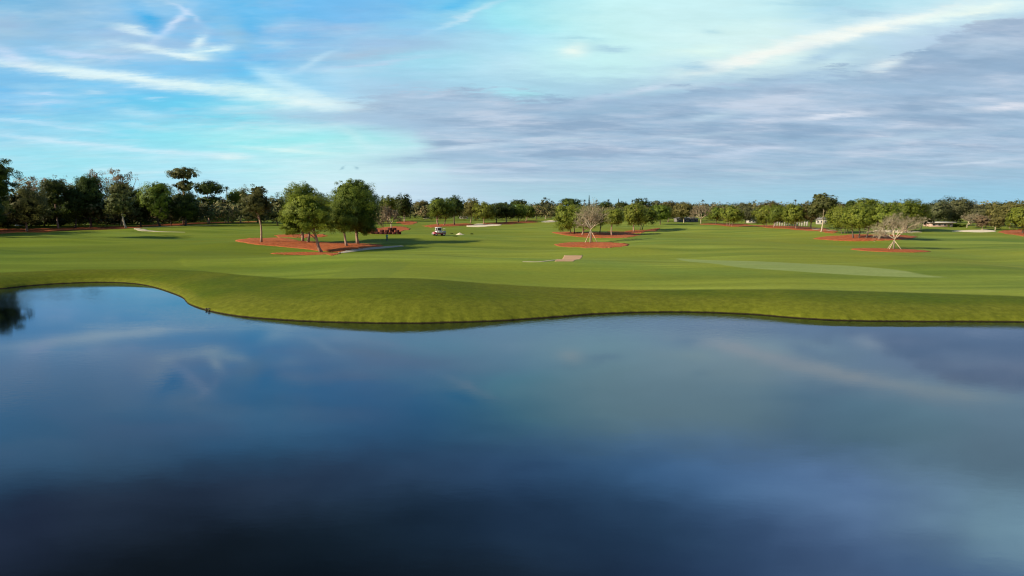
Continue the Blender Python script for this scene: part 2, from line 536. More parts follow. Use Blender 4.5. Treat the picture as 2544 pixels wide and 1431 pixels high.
def build_ground():
    th = np.concatenate([np.linspace(-math.pi, -0.78, 40)[:-1], np.linspace(-0.78, 0.80, 700), np.linspace(0.80, math.pi, 40)[1:]])
    r = np.concatenate([[0.0, 15, 30, 40], np.geomspace(44, 420, 560), np.geomspace(430, 9000, 60)])
    TT, RR = np.meshgrid(th, r, indexing='ij')
    X = RR * np.sin(TT); Y = RR * np.cos(TT)
    Z = ground_z(X, Y)
    s = sdist(X, Y).reshape(X.shape)
    V = np.stack([X, Y, Z], -1).reshape(-1, 3)
    nt_, nr = X.shape
    i = np.arange(nt_ - 1)[:, None] * nr; j = np.arange(nr - 1)[None]
    F = np.stack([i + j, i + j + 1, i + nr + j + 1, i + nr + j], -1).reshape(-1, 4)
    F = F[:, ::-1]
    F = F[np.abs(F[:, 0] * 0 + 1) > 0]
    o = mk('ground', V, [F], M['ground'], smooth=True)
    tag(o, 'mown golf course grass with low swells beyond the pond', kind='structure')
    fr = np.interp(TT, FTH, FR, left=FR[0], right=FR[-1])
    rough = 1 - sstep(-0.5, 0.5, RR - fr)
    w = np.interp(TT, [-0.6, -0.42, -0.38, 0, 0.7], [0.9, 1.2, 4.5, 4.2, 3.4])
    bank = 1 - sstep(w * 0.55, w * 1.25, s)
    tq = np.array([P(*q)[:2] for q in [(888, 651), (1020, 652), (962, 690), (820, 688)]])
    tee = np.full(X.shape, 1e9)
    for i in range(4):
        a_, b_ = tq[i], tq[(i + 1) % 4]
        e_ = b_ - a_; e_ = e_ / np.linalg.norm(e_)
        dd = (X - a_[0]) * e_[1] - (Y - a_[1]) * e_[0]
        cen = tq.mean(0) - a_
        dd = dd * np.sign(cen[0] * e_[1] - cen[1] * e_[0])
        tee = np.minimum(tee, dd)
    tee = sstep(-.25, .25, tee) * .8
    gq = np.array([P(*q)[:2] for q in [(1680, 643), (1760, 646), (1900, 650), (2040, 657), (2160, 664), (2240, 672), (2300, 683), (2345, 689), (2230, 688), (2080, 681), (1930, 671), (1800, 659)]])
    gq = spline(gq, 60)
    inside = np.zeros(X.shape, bool); dm = np.full(X.shape, 1e9)
    bb = (X > gq[:, 0].min() - 2) & (X < gq[:, 0].max() + 2) & (Y > gq[:, 1].min() - 2) & (Y < gq[:, 1].max() + 2)
    xs, ys = X[bb], Y[bb]; ins = np.zeros(len(xs), bool); dmm = np.full(len(xs), 1e9)
    for i in range(len(gq)):
        a_, b_ = gq[i], gq[(i + 1) % len(gq)]
        cr = ((a_[1] > ys) != (b_[1] > ys)) & (xs < (b_[0] - a_[0]) * (ys - a_[1]) / (b_[1] - a_[1] + 1e-12) + a_[0])
        ins ^= cr
        e_ = b_ - a_; t_ = np.clip(((xs - a_[0]) * e_[0] + (ys - a_[1]) * e_[1]) / (e_ @ e_ + 1e-12), 0, 1)
        dmm = np.minimum(dmm, np.hypot(xs - a_[0] - t_ * e_[0], ys - a_[1] - t_ * e_[1]))
    grn = np.zeros(X.shape); grn[bb] = sstep(-.5, .6, np.where(ins, dmm, -dmm)) * .9
    for nm, arr in (('rough', rough), ('bank', bank), ('tee', tee), ('green', grn), ('left_tone', sstep(25, -75, X) * (1 - .5 * sstep(150, 260, RR)))):
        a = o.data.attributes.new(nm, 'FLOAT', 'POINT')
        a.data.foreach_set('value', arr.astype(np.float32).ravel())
    return o


build_ground()
# the pond: one sheet at the waterline, a little wider than its shore
_a = np.linspace(-math.pi, math.pi, 241)[:-1]
_rs = np.interp(_a, SEGT, SEGR) + 1.6
ring = np.stack([_rs * np.sin(_a), _rs * np.cos(_a), 0 * _a], -1)
V = np.vstack([[[0, 0, 0]], ring * [0.5, 0.5, 1], ring])
n = 240
F3 = [[0, 1 + (k + 1) % n, 1 + k] for k in range(n)]
F4 = [[1 + k, 1 + (k + 1) % n, 1 + n + (k + 1) % n, 1 + n + k] for k in range(n)]
tag(mk('pond_water', V, [np.array(F4)[:, ::-1], np.array(F3)[:, ::-1] if False else np.array(F3)], M['water']), 'calm dark blue pond reflecting the cloudy sky', kind='structure')
_pw = bpy.data.objects['pond_water'].data
if sum(p.normal.z for p in _pw.polygons) < 0:
    _pw.flip_normals()
else:
    for p in _pw.polygons:
        if p.normal.z < 0:
            p.flip()


def patch(name, px, mat, dz=0.05, wob=0.04, rings=12, smooth=True, bump=0.0):
    g = np.array([P(*q)[:2] for q in px])
    o = spline(g, 260) if smooth else np.vstack([np.linspace(g[i], g[(i + 1) % len(g)], 14)[:-1] for i in range(len(g))])
    c = o.mean(0)
    k = len(o)
    rr = np.random.default_rng(abs(hash(name + str(px[0]))) % 1000 if False else int(px[0][0] * 7 + px[0][1]) % 9973 + 1)
    nz = .55 * rr.normal(size=k) + np.convolve(np.tile(rr.normal(size=k), 3), np.ones(9) / 4, 'same')[k:2 * k]
    o = c + (o - c) * (1 + wob * nz)[:, None]
    V = [np.array([[c[0], c[1]]])]
    for t in np.linspace(0, 1, rings + 1)[1:]:
        V.append(c + (o - c) * t)
    V.append(c + (o - c) * 1.004)
    XY = np.vstack(V)
    z = ground_z(XY[:, 0], XY[:, 1]) + dz
    if bump:
        z[1:] += rr.normal(size=len(z) - 1) * bump
    z[-k:] -= dz + 0.03
    VV = np.column_stack([XY, z]) - np.array([c[0], c[1], z[0]])
    F3 = [[0, 1 + q, 1 + (q + 1) % k] for q in range(k)]
    F4 = []
    for r_ in range(rings):
        a = 1 + r_ * k
        for q in range(k):
            F4.append([a + q, a + k + q, a + k + (q + 1) % k, a + (q + 1) % k])
    ob = mk(name, VV, [np.array(F4), np.array(F3)], mat, smooth=True)
    ob.location = (c[0], c[1], float(z[0]))
    up = sum(p.normal.z for p in ob.data.polygons)
    if up < 0:
        ob.data.flip_normals()
    return ob


def ell(cx, cy, rx, ry, k=14, tilt=0.0):
    return [(cx + rx * math.cos(a), cy + ry * math.sin(a) + tilt * rx * math.cos(a)) for a in np.linspace(0, 2 * math.pi, k + 1)[:-1]]


G_BED = 'red pine straw mulch beds'
BEDS = [
    ([(586, 599), (612, 594), (650, 592), (700, 596), (760, 599), (800, 602), (860, 603), (925, 606), (948, 611), (905, 617), (852, 625), (802, 624), (740, 617), (680, 611), (620, 606)],
     'largest red mulch bed, spread under the four big pines near the pond'),
    (ell(760, 630, 86, 3.2), 'thin red mulch strip at the foot of the leaning pine trunk'),
    (ell(748, 586, 66, 4.2), 'small red mulch patch seen between the trunks behind the light green pine'),
    ([(1372, 577.5), (1400, 576), (1440, 577), (1500, 578), (1560, 580), (1592, 584), (1568, 589), (1500, 591), (1440, 589), (1395, 583)],
     'long red mulch bed shaded by the trees behind the braced bare tree in the middle'),
    ([(1512, 575), (1560, 573.5), (1605, 571), (1640, 566.5), (1636, 570), (1600, 577), (1545, 579)], 'red mulch bed round the paired dark trunks right of the middle'),
    (ell(1470, 608.5, 92, 7.2), 'oval red mulch bed under the braced bare tree in the middle'),
    (ell(2212, 622, 98, 4.4, tilt=0.03), 'thin oval red mulch bed under the braced bare tree on the right'),
    ([(2025, 593), (2060, 587), (2110, 583), (2180, 583), (2250, 585), (2280, 589), (2240, 595), (2170, 598.5), (2090, 598)], 'broad red mulch bed in deep shade under the big green oaks on the right'),
    ([(2480, 577), (2520, 571), (2600, 570), (2660, 578), (2580, 586), (2520, 583)], 'shaded red mulch bed at the right edge of the photo'),
    ([(1860, 560), (1920, 560), (1990, 563), (2060, 570), (2085, 575), (2030, 574), (1960, 569), (1900, 565)], 'red mulch bed under the row of oaks left of the tall pale-limbed pine'),
    ([(1740, 558), (1790, 555), (1850, 557), (1870, 561), (1810, 563)], 'narrow red mulch strip under the low bright oaks beside the pale bare tree'),
    ([(1050, 561), (1090, 557), (1160, 555), (1185, 558), (1130, 562), (1080, 565)], 'red mulch bed at the foot of the pinkish twin trunks behind the utility vehicle'),
    ([(1200, 556), (1250, 552), (1320, 549), (1335, 552), (1280, 556), (1240, 558)], 'dark red mulch bed behind the grey sand bunker'),
    ([(905, 572), (945, 566), (1000, 563), (1020, 568), (990, 577), (945, 581)], 'red mulch bed round the tan bare tree and the stacked bales'),
    ([(985, 552), (1010, 549), (1035, 551), (1030, 556), (1000, 557)], 'small orange mulch patch under the dark pines behind the tan bare tree'),
    ([(-160, 579), (-40, 571), (80, 568), (200, 565), (330, 562), (345, 566), (250, 571), (120, 576), (0, 581)], 'dark mulch strip along the far left tree line'),
    ([(350, 560), (450, 555), (560, 551.5), (640, 550), (640, 551.5), (540, 554), (440, 558), (370, 562.5)], 'dark mulch strip under the umbrella pines of the left tree line'),
]
for px, lb in BEDS:
    tag(patch('mulch_bed', px, M['mulch'], dz=0.05, wob=0.02, bump=0.015), lb, 'mulch bed', G_BED)

BUNK = [
    ([(1160, 562), (1180, 557), (1205, 555.5), (1235, 556.5), (1245, 559), (1215, 562), (1185, 564)], 'grey shaded sand bunker behind the utility vehicle'),
    ([(1345, 551), (1362, 548), (1385, 547.5), (1384, 551), (1365, 552)], 'small far sand bunker left of the middle tree group'),
    ([(2366, 574.5), (2400, 572), (2440, 570.5), (2455, 571), (2474, 575), (2440, 577), (2400, 576)], 'bright cream sand bunker on the right, in full sun'),
    ([(2170, 573), (2220, 571.5), (2260, 574), (2290, 577), (2250, 578.5), (2200, 577)], 'pale sand bunker half hidden behind the braced bare tree on the right'),
]
for px, lb in BUNK:
    tag(patch('sand_bunker', px, M['sand'], dz=0.04, wob=0.02), lb, 'sand bunker', 'sand bunkers')

tag(patch('earth_pad', [(1402, 634.5), (1448, 634.5), (1425, 649.5), (1378, 649.5)], M['pad'], dz=0.015, wob=0.0, smooth=False),
    'brown bare earth rectangle cut into the fairway', 'earth pad')


def path(name, px, width, mat, label, dz=0.045):
    pts = np.array([P(*q)[:2] for q in px])
    c = spline(pts, 60, closed=False)
    t = np.gradient(c, axis=0); t /= np.linalg.norm(t, axis=1)[:, None]
    nrm = np.column_stack([-t[:, 1], t[:, 0]])
    w = np.interp(np.linspace(0, 1, len(c)), np.linspace(0, 1, len(width)), width)
    cols = []
    for f, drop in ((-0.52, -0.08), (-0.5, 0), (-0.25, 0), (0, 0), (0.25, 0), (0.5, 0), (0.52, -0.08)):
        q = c + nrm * (w * f)[:, None]
        cols.append(np.column_stack([q, ground_z(q[:, 0], q[:, 1]) + dz + drop]))
    V = np.stack(cols, 1); k = V.shape[1]
    i = np.arange(len(c) - 1)[:, None] * k; j = np.arange(k - 1)[None]
    F = np.stack([i + j, i + j + 1, i + k + j + 1, i + k + j], -1).reshape(-1, 4)
    o = mk(name, V.reshape(-1, 3), [F], mat, smooth=True)
    if sum(p.normal.z for p in o.data.polygons) < 0:
        o.data.flip_normals()
    return tag(o, label, kind='structure')


path('cart_path', [(846, 629), (870, 624), (905, 619), (950, 615), (1000, 611)], [1.2, 2.6, 3.0, 2.6, 1.2], M['gravel'], 'short pale shell path at the edge of the big mulch bed')
path('edge_path', [(1298, 650.5), (1345, 650.3), (1384, 646)], [0.3, 0.45, 0.4], M['gravel_pale'], 'thin pale track leading to the bare earth rectangle')
path('sand_path', [(340, 567), (352, 571), (375, 574), (410, 576), (460, 577)], [2.0, 3.0, 2.0, 1.6, .8], M['gravel_pale'], 'pale sandy path in front of the left tree line')
path('shade_path', [(356, 565), (400, 563), (460, 561), (540, 559)], [2.5, 3, 3, 2], M['gravel'], 'grey path running along the left tree line')
path('far_path', [(2018, 567), (2032, 571), (2075, 573.5)], [3, 3.4, 3], M['gravel_pale'], 'short pale path by the white house on the right')


# ------------------------------------------------------------------ trees
def leaf_quads(C, Nn, size, rng, asp=0.62):
    n = len(C)
    Nn = Nn / (np.linalg.norm(Nn, axis=1)[:, None] + 1e-9)
    a = rng.normal(size=(n, 3))
    u = np.cross(Nn, a); u /= np.linalg.norm(u, axis=1)[:, None] + 1e-9
    v = np.cross(Nn, u)
    s = size * rng.uniform(0.6, 1.35, n)
    u = u * (s / 2)[:, None]; v = v * (s * asp / 2)[:, None]
    j = rng.uniform(0.55, 1.2, (4, n, 1))
    V = np.stack([C - u * j[0] - v * j[1] * .5, C + u * j[1] * .3 - v * j[2], C + u * j[2] + v * j[3] * .4, C - u * j[3] * .2 + v * j[0]], 1).reshape(-1, 3)
    F = np.arange(4 * n).reshape(-1, 4)
    return V, F


def unit(rng, n):
    d = rng.normal(size=(n, 3))
    return d / np.linalg.norm(d, axis=1)[:, None]


def crown_points(rng, c, rad, n, nclump, cr, flat=0.72, shell=(0.45, 0.86), bottom=-0.75, squash=1.0):
    """leaf centres and normals for a crown: clumps spread through an ellipsoid"""
    c = np.asarray(c, float); rad = np.asarray(rad, float)
    lob = unit(rng, 9); la = rng.uniform(-0.17, 0.12, 9)
    CC = []
    while len(CC) < nclump:
        d = unit(rng, 1)[0]
        if d[2] < bottom:
            continue
        k = 1 + float((la * np.exp(-((1 - lob @ d) / 0.22))).sum())
        rr = rng.uniform(*shell) if rng.random() < 0.8 else rng.uniform(0.1, 0.5)
        hz = math.hypot(d[0], d[1]) + 1e-6
        ex = 4.5 if d[2] < 0 else 2.5                      # broad flat underside, domed top
        hh = (1 - abs(d[2]) ** ex) ** (1 / ex if d[2] > 0 else .45)
        q = np.array([d[0] / hz * hh, d[1] / hz * hh, d[2]])
        CC.append(c + q * rad * rr * k)
    CC = np.array(CC)
    crs = cr * rng.uniform(0.65, 1.3, nclump)
    w = crs ** 2; w /= w.sum()
    ci = rng.choice(nclump, n, p=w)
    d = unit(rng, n)
    d[:, 2] = np.abs(d[:, 2]) * np.where(rng.random(n) < 0.64, 1, -1)
    q = d * (rng.random(n) ** 0.4)[:, None] * crs[ci][:, None]
    q[:, 2] *= flat
    C = CC[ci] + q
    out = C - c
    out = out / (np.linalg.norm(out / rad, axis=1)[:, None] + 1e-6) / rad
    Nn = d * 0.75 + out * np.mean(rad) * 0.7 + rng.normal(size=(n, 3)) * np.where(rng.random((n, 1)) < .45, 1.0, .22)
    return C, Nn, CC


KINDS = {
    # material, clump factor, clump radius factor, flat, leaf density, shell, bottom
    'pine':   dict(ncl=150, cr=.19, flat=.85, dens=23, shell=(.70, .93), bottom=-.98),
    'light':  dict(ncl=110, cr=.18, flat=.65, dens=20, shell=(.60, .96), bottom=-.98),
    'sparse': dict(ncl=100, cr=.18, flat=.8, dens=19, shell=(.45, .96), bottom=-.98),
    'umb':    dict(ncl=60, cr=.22, flat=.65, dens=18, shell=(.65, .92), bottom=-.6),
    'oak':    dict(ncl=150, cr=.19, flat=.8, dens=23, shell=(.70, .93), bottom=-.98),
    'thin':   dict(ncl=90, cr=.15, flat=1.0, dens=7, shell=(.35, .95), bottom=-.9),
}
ntree = [0]


def limb_path(a, b, rng, sag=0.08, k=6):
    a = np.asarray(a, float); b = np.asarray(b, float)
    L = np.linalg.norm(b - a)
    t = np.linspace(0, 1, k)
    p = a + (b - a) * t[:, None]
    off = rng.normal(size=3) * L * sag
    p += off * np.sin(t * math.pi)[:, None]
    p[:, 2] += L * 0.06 * np.sin(t * math.pi)
    return p


def make_tree(name, kind, leafmat, barkmat, xb, yb, yt, xl, xr, yc, label, group=None, cat='tree', lean=None, tr=None, trunks=1, extra=(), leafk=1.0, densk=1.0):
    ntree[0] += 1
    rng = np.random.default_rng(100 + ntree[0])
    b = P(xb, yb)
    s = mpp(b)
    K = KINDS[kind]
    root = empty(name, b)
    tag(root, label, cat, group)
    dist = math.hypot(b[0], b[1])
    sy = s / math.cos(PITCH) * 1.0
    H = (yb - yt) * sy
    if group == GL and kind not in ('thin', 'umb'):
        yc = min(yc + 9, yb - 8)
    elif kind == 'oak':
        yc = min(yc + 3, yb - 7)
    zc0 = (yb - yc) * sy
    cx = ((xl + xr) / 2 - xb) * s
    rx = (xr - xl) / 2 * s
    rz = max((H - zc0) / 2, 0.5)
    cz = (H + zc0) / 2
    ry = min(rx, rz * 1.6) if kind != 'umb' else rx
    ls = min(max(0.0016 * dist * leafk, 0.22), .85)
    n = int(K['dens'] * densk * rx * rz * 4 / ls ** 2 * 0.62)
    n = max(500, min(n, 42000))
    blobs = [((cx, 0, cz), (rx * 1.12, ry * 1.12, rz * 1.10), n)]
    for (exl, exr, eyt, eyb) in extra:
        ex = ((exl + exr) / 2 - xb) * s; er = (exr - exl) / 2 * s
        ez = (yb - (eyt + eyb) / 2) * sy; erz = (eyb - eyt) / 2 * sy
        blobs.append(((ex, rng.uniform(-.3, .3) * er, ez), (er * 1.05, er * 1.05, erz * 1.08), max(120, int(n * er * erz / (rx * rz)))))
    Vs, Fs, off = [], [], 0
    allcl = []
    for bc, br, bn in blobs:
        nc = max(7, int(K['ncl'] * (1 if bn == n else .4)))
        crm = K['cr'] * (br[0] * br[1] * br[2]) ** (1 / 3)
        C, Nn, CC = crown_points(rng, bc, br, bn, nc, crm * 1.0, K['flat'], K['shell'], K['bottom'])
        V, F = leaf_quads(C, Nn, ls, rng)
        Vs.append(V); Fs.append(F + off); off += len(V)
        if kind not in ('thin',):                          # the leafy inside of the crown closes most gaps
            m_ = max(60, bn // 9)
            dd = unit(rng, m_)
            dd[:, 2] *= np.where(dd[:, 2] < 0, .9, .95)
            Ci = np.asarray(bc) + dd * np.asarray(br) * (rng.uniform(.25, 1, (m_, 1)) ** .5) * (.74 if kind != 'sparse' else .6)
            V, F = leaf_quads(Ci, dd + rng.normal(size=(m_, 3)) * .5, ls * 2.4, rng, .8)
            Vs.append(V); Fs.append(F + off); off += len(V)
        allcl.append(CC)
    mk('crown', np.vstack(Vs), [np.vstack(Fs)], M[leafmat], root)
    CL = np.vstack(allcl)
    r0 = tr * s / 2 if tr else max(0.16, 0.020 * H + 0.02 * rx)
    mb = MB()
    ln = (lean or 0) * s
    ztop = min(cz + rz * 0.45, H * 0.9)
    for k in range(trunks):
        ox = (k - (trunks - 1) / 2) * r0 * 3.4
        oy = rng.uniform(-.6, .6) * r0 * 2 * (trunks > 1)
        tip = np.array([cx * .8 + ln * .3 + ox * 1.6, oy * 2, ztop])
        base = np.array([ox, oy, -0.25])
        t = np.linspace(0, 1, 9)
        p = base + (tip - base) * t[:, None]
        p[:, 0] += ln * (np.sqrt(t) - t) * 1.4 + rng.normal() * H * .018 * np.sin(t * 5)
        rad = r0 * .84 / math.sqrt(trunks) * (1 - 0.72 * t) + r0 * 0.25 * np.exp(-t * 22)
        mb.tube(p, rad, 8)
        nl = 5 if trunks > 1 else 8
        for q in rng.choice(len(CL), min(nl, len(CL)), replace=False):
            f = rng.uniform(0.42, 0.92)
            a = p[int(f * 8)]
            e = CL[q]
            if e[2] < a[2] - 0.5:
                a = p[max(2, int(min(.9, max(e[2] - .6, .3) / ztop) * 8))]
            pp = limb_path(a, e, rng)
            mb.tube(pp, np.linspace(r0 * .34, r0 * .08, len(pp)), 5)
    mb.build('trunk', M[barkmat], root, smooth=True)
    return root


def grow(rng, mb, tw, p, d, L, r, depth, maxd, spread, up, nb):
    k = 4
    pts = [p]
    dd = d.copy()
    for i in range(k):
        dd = dd + rng.normal(size=3) * 0.10 + np.array([0, 0, up])
        dd /= np.linalg.norm(dd)
        pts.append(pts[-1] + dd * L / k)
    pts = np.array(pts)
    (mb if depth < maxd - 1 else tw).tube(pts, np.linspace(r, r * .62, k + 1), 6 if depth < 2 else 4 if depth < maxd - 1 else 3, cap=depth < 2)
    if depth >= maxd:
        return
    for i in range(nb[depth]):
        a = rng.uniform(0, 2 * math.pi) if depth else 2 * math.pi * (i + rng.uniform(-.2, .2)) / nb[0]
        ref = np.cross(dd, [0, 0, 1.0]) if abs(dd[2]) < .95 else np.array([1.0, 0, 0])
        ref /= np.linalg.norm(ref)
        o = np.cross(dd, ref)
        sp = spread * (rng.uniform(0.6, 1.25) if depth else rng.uniform(.25, 1.75))
        nd = dd * math.cos(sp) + (ref * math.cos(a) + o * math.sin(a)) * math.sin(sp)
        f = rng.uniform(0.45, 1.0) if depth else rng.uniform(.75, 1.0)
        q = pts[min(k, int(round(f * k)))]
        grow(rng, mb, tw, q, nd, (L if depth else L * 8) * rng.uniform(.62, .86), r * (.6 if depth else .8), depth + 1, maxd, spread, up, nb)


def make_bare(name, xb, yb, yt, xl, xr, yfork, label, group=None, stakes=(), barkmat='bark_pale', leafmat=None, leafn=0, maxd=5, nb=(7, 4, 3, 3, 2), twig=None, seed=0, dens=1.0):
    ntree[0] += 1
    rng = np.random.default_rng(500 + ntree[0] + seed)
    b = P(xb, yb); s = mpp(b)
    root = empty(name, b); tag(root, label, 'tree', group)
    H = (yb - yt) * s; hf = (yb - yfork) * s; W = (xr - xl) / 2 * s; cx = ((xl + xr) / 2 - xb) * s
    mb, tw = MB(), MB()
    r0 = max(0.13, H * .019)
    mb.tube([(0, 0, -.2), (0.02, 0, hf * .5), (0, 0, hf), (0, 0, hf * 1.06)], [r0 * 1.25, r0, r0 * 1.05, r0 * .9], 8)
    g, h = MB(), MB()
    grow(rng, g, h, np.array([0, 0, hf]), np.array([0, 0, 1.0]), H * .035, r0 * .62, 0, maxd, 0.6, 0.035, nb)
    allp = np.vstack(g.V + h.V)
    lo, hi = np.percentile(allp[:, 0], 0.4), np.percentile(allp[:, 0], 99.6)
    zt = np.percentile(allp[:, 2], 99.7)
    wx = (hi - lo) / 2
    for q in (g, h):
        for i, v in enumerate(q.V):
            f = np.clip((v[:, 2] - hf) / (zt - hf), -.5, 1.2)
            v[:, 0] = v[:, 0] * (W / wx) + cx * np.clip(f, 0, 1)
            v[:, 1] = v[:, 1] * (W / wx) * .95
            v[:, 2] = hf + (v[:, 2] - hf) * (H - hf) / (zt - hf)
            q.V[i] = v
    for v4 in (g,):
        for V in v4.V: pass
    # merge trunk and limbs
    for V, in zip(g.V):
        pass
    base = mb.n
    mb.V += g.V; mb.F4 += [f + base for f in g.F4]; mb.F3 += [f + base for f in g.F3]; mb.n += g.n
    mb.build('trunk', M[barkmat], root, smooth=True)
    tips = np.vstack(h.V)
    ns_ = int(1500 * dens)
    C = tips[rng.integers(0, len(tips), ns_)] + rng.normal(size=(ns_, 3)) * H * .012
    V, F = leaf_quads(C, unit(rng, ns_), min(max(.0034 * math.hypot(b[0], b[1]), .4), .9), rng, .10)
    h.add(V, F)
    h.build('twigs', M[twig or 'twig'], root)
    if leafn:
        tips = np.vstack(h.V)
        C = tips[rng.integers(0, len(tips), leafn)] + rng.normal(size=(leafn, 3)) * H * .014
        ls = min(max(0.0013 * math.hypot(b[0], b[1]), .16), .5)
        V, F = leaf_quads(C, unit(rng, leafn) + [0, 0, .3], ls, rng)
        mk('crown', V, [F], M[leafmat], root)
    for (sx, dy) in stakes:
        m2 = MB()
        dx = (sx - xb) * s
        foot = np.array([dx, dy, 0.0])
        foot[2] = float(ground_z(np.array([b[0] + dx]), np.array([b[1] + dy]))[0]) - b[2] - .1
        top = np.array([dx * .06, dy * .06, hf * .97])
        m2.tube([foot, foot + (top - foot) * .5, top], [.075, .07, .065], 6)
        m2.build('support_stake', M['wood'], root)
    return root


def make_palm(xb, yb, yt, w, label):
    ntree[0] += 1
    rng = np.random.default_rng(900 + ntree[0])
    b = P(xb, yb); s = mpp(b)
    root = empty('palm_tree', b); tag(root, label, 'palm', 'palms rising above the far trees')
    H = (yb - yt) * s; rc = w / 2 * s
    mb = MB()
    z = H - rc
    mb.tube([(0, 0, -.2), (.1, 0, z * .35), (.05, 0, z * .7), (0, 0, z)], [.3, .22, .2, .22], 7)
    mb.build('trunk', M['bark_dark'], root, smooth=True)
    m2 = MB()
    for k in range(26):
        a = k * 2.4; el = rng.uniform(-0.55, 1.2)
        d = np.array([math.cos(a) * math.cos(el), math.sin(a) * math.cos(el), math.sin(el)])
        L = rc * rng.uniform(.95, 1.25)
        t = np.linspace(0, 1, 6)
        p = np.array([0, 0, z]) + d * L * t[:, None]; p[:, 2] -= (t ** 2) * L * .38
        side = np.cross(d, [0, 0, 1.0]); side /= np.linalg.norm(side) + 1e-9
        wd = L * .17 * np.sin(np.clip(t * 1.05 + .08, 0, 1) * math.pi)
        A = p - side * wd[:, None] - [0, 0, .1]; B = p + side * wd[:, None] - [0, 0, .1]
        V = np.vstack([A, p, B])
        F = [[i, i + 1, 6 + i + 1, 6 + i] for i in range(5)] + [[6 + i, 7 + i, 13 + i, 12 + i] for i in range(5)]
        m2.add(V, F)
    m2.build('crown', M['palm'], root)
    return root


def make_conifer(xb, yb, yt, w, label):
    ntree[0] += 1
    rng = np.random.default_rng(1200 + ntree[0])
    b = P(xb, yb); s = mpp(b)
    root = empty('conifer_tree', b); tag(root, label, 'tree', 'pointed conifers rising above the far trees')
    H = (yb - yt) * s; W = w / 2 * s
    mb = MB(); mb.tube([(0, 0, -.2), (0, 0, H * .5), (0, 0, H)], [.3, .2, .03], 6); mb.build('trunk', M['bark_dark'], root)
    n = 1500
    t = rng.uniform(.2, 1, n); a = rng.uniform(0, 6.28, n)
    tier = .55 + .45 * np.abs(np.sin(t * 34))
    r = W * (1 - t) ** .85 * 1.25 * tier * np.sqrt(rng.uniform(.15, 1, n))
    C = np.column_stack([r * np.cos(a), r * np.sin(a), t * H - r * .15])
    V, F = leaf_quads(C, np.column_stack([np.cos(a), np.sin(a), np.full(n, .6)]) + rng.normal(size=(n, 3)) * .3, .55, rng)
    mk('crown', V, [F], M['conifer'], root)
    return root


T = make_tree
GL = 'trees of the left tree line'
GN = 'big pines on the near mulch bed'
GM = 'trees in the middle of the fairway'
GR = 'trees on the right of the fairway'
GF = 'trees far beyond the fairway'
# ---- left tree line, far to near
T('russet_tree', 'thin', 'russet', 'bark_pale', 78, 560, 436, 44, 112, 500, 'bare russet tree showing above the olive tree at the far left', GL)
T('russet_tree', 'thin', 'russet', 'bark_pale', 150, 560, 434, 104, 192, 500, 'wide orange-brown tree behind the dark pines at the left', GL)
T('russet_tree', 'thin', 'russet', 'bark_pale', 248, 556, 419, 212, 282, 505, 'tall russet bare tree, left of the two behind the left pines', GL)
T('russet_tree', 'thin', 'tan', 'bark_pale', 310, 556, 417, 274, 348, 500, 'tall pale twiggy tree, right of the two behind the left pines', GL)
T('pine_tree', 'pine', 'pine_olive', 'bark', 302, 560, 452, 272, 332, 490, 'olive domed pine behind the sunlit curvy-trunked pine', GL)
T('pine_tree', 'umb', 'pine_olive', 'bark', 462, 556, 418, 424, 498, 452, 'tall flat-topped umbrella pine standing highest on the left skyline', GL, extra=((436, 484, 446, 482),), tr=6)
T('pine_tree', 'pine', 'pine_olive', 'bark', 455, 556, 478, 418, 492, 520, 'olive pine below the tall umbrella pine', GL)
T('russet_tree', 'thin', 'russet', 'bark_pale', 560, 553, 486, 546, 575, 535, 'narrow pinkish russet tree under the lone far palm on the left', GL)
T('pine_tree', 'sparse', 'pine_dark', 'bark_dark', -30, 592, 384, -90, 46, 470, 'tallest dark tree, cut by the left edge of the photo', GL, extra=((-70, 47, 440, 500), (-90, 20, 480, 560)), densk=1.2)
T('pine_tree', 'pine', 'pine_olive', 'bark', 66, 575, 462, 14, 118, 552, 'olive green tree beside the tallest dark tree at the left edge', GL)
T('pine_tree', 'pine', 'pine_dark', 'bark', 145, 568, 446, 107, 168, 486, 'dark domed pine with a low green tuft and a bare stem, far left', GL, extra=((112, 165, 478, 512), (116, 160, 512, 545)), tr=5)
T('pine_tree', 'pine', 'pine_dark', 'bark_dark', 186, 567, 456, 156, 214, 548, 'narrow blackish pine right of the dark domed pine, far left', GL)
T('pine_tree', 'pine', 'pine_dark', 'bark_dark', 226, 566, 438, 184, 268, 545, 'broad dark pine in front of the russet trees on the left', GL, extra=((206, 252, 440, 480),))
T('pine_tree', 'light', 'pine_olive', 'bark_pale', 313, 567, 474, 267, 331, 532, 'sunlit yellow-green pine with a curvy pale trunk in the left tree line', GL, lean=-6, tr=6, extra=((266, 300, 500, 533),))
T('pine_tree', 'pine', 'pine_dark', 'bark_dark', 350, 563, 464, 322, 374, 548, 'dark rounded tree right of the sunlit curvy-trunked pine', GL)
T('pine_tree', 'pine', 'pine_green', 'bark_dark', 398, 562, 455, 357, 434, 540, 'green tree with a pointed dome left of the tall umbrella pine', GL, extra=((380, 420, 456, 490),))
T('pine_tree', 'pine', 'pine_dark', 'bark_dark', 460, 561, 474, 426, 496, 548, 'blackish round tree at the foot of the tall umbrella pine', GL)
T('pine_tree', 'umb', 'pine_dark', 'bark', 520, 557, 451, 482, 558, 490, 'dark umbrella pine right of the tall one on the left skyline', GL, extra=((485, 556, 484, 522), (492, 550, 512, 545)))
T('small_tree', 'thin', 'russet', 'bark_pale', 516, 556, 522, 504, 527, 542, 'small reddish tree in the shade of the left tree line', GL)
T('pine_tree', 'pine', 'pine_green', 'bark_pale', 598, 553, 471, 566, 622, 508, 'green domed pine over dark undergrowth behind the lone slender pine', GL, extra=((556, 618, 502, 542),))
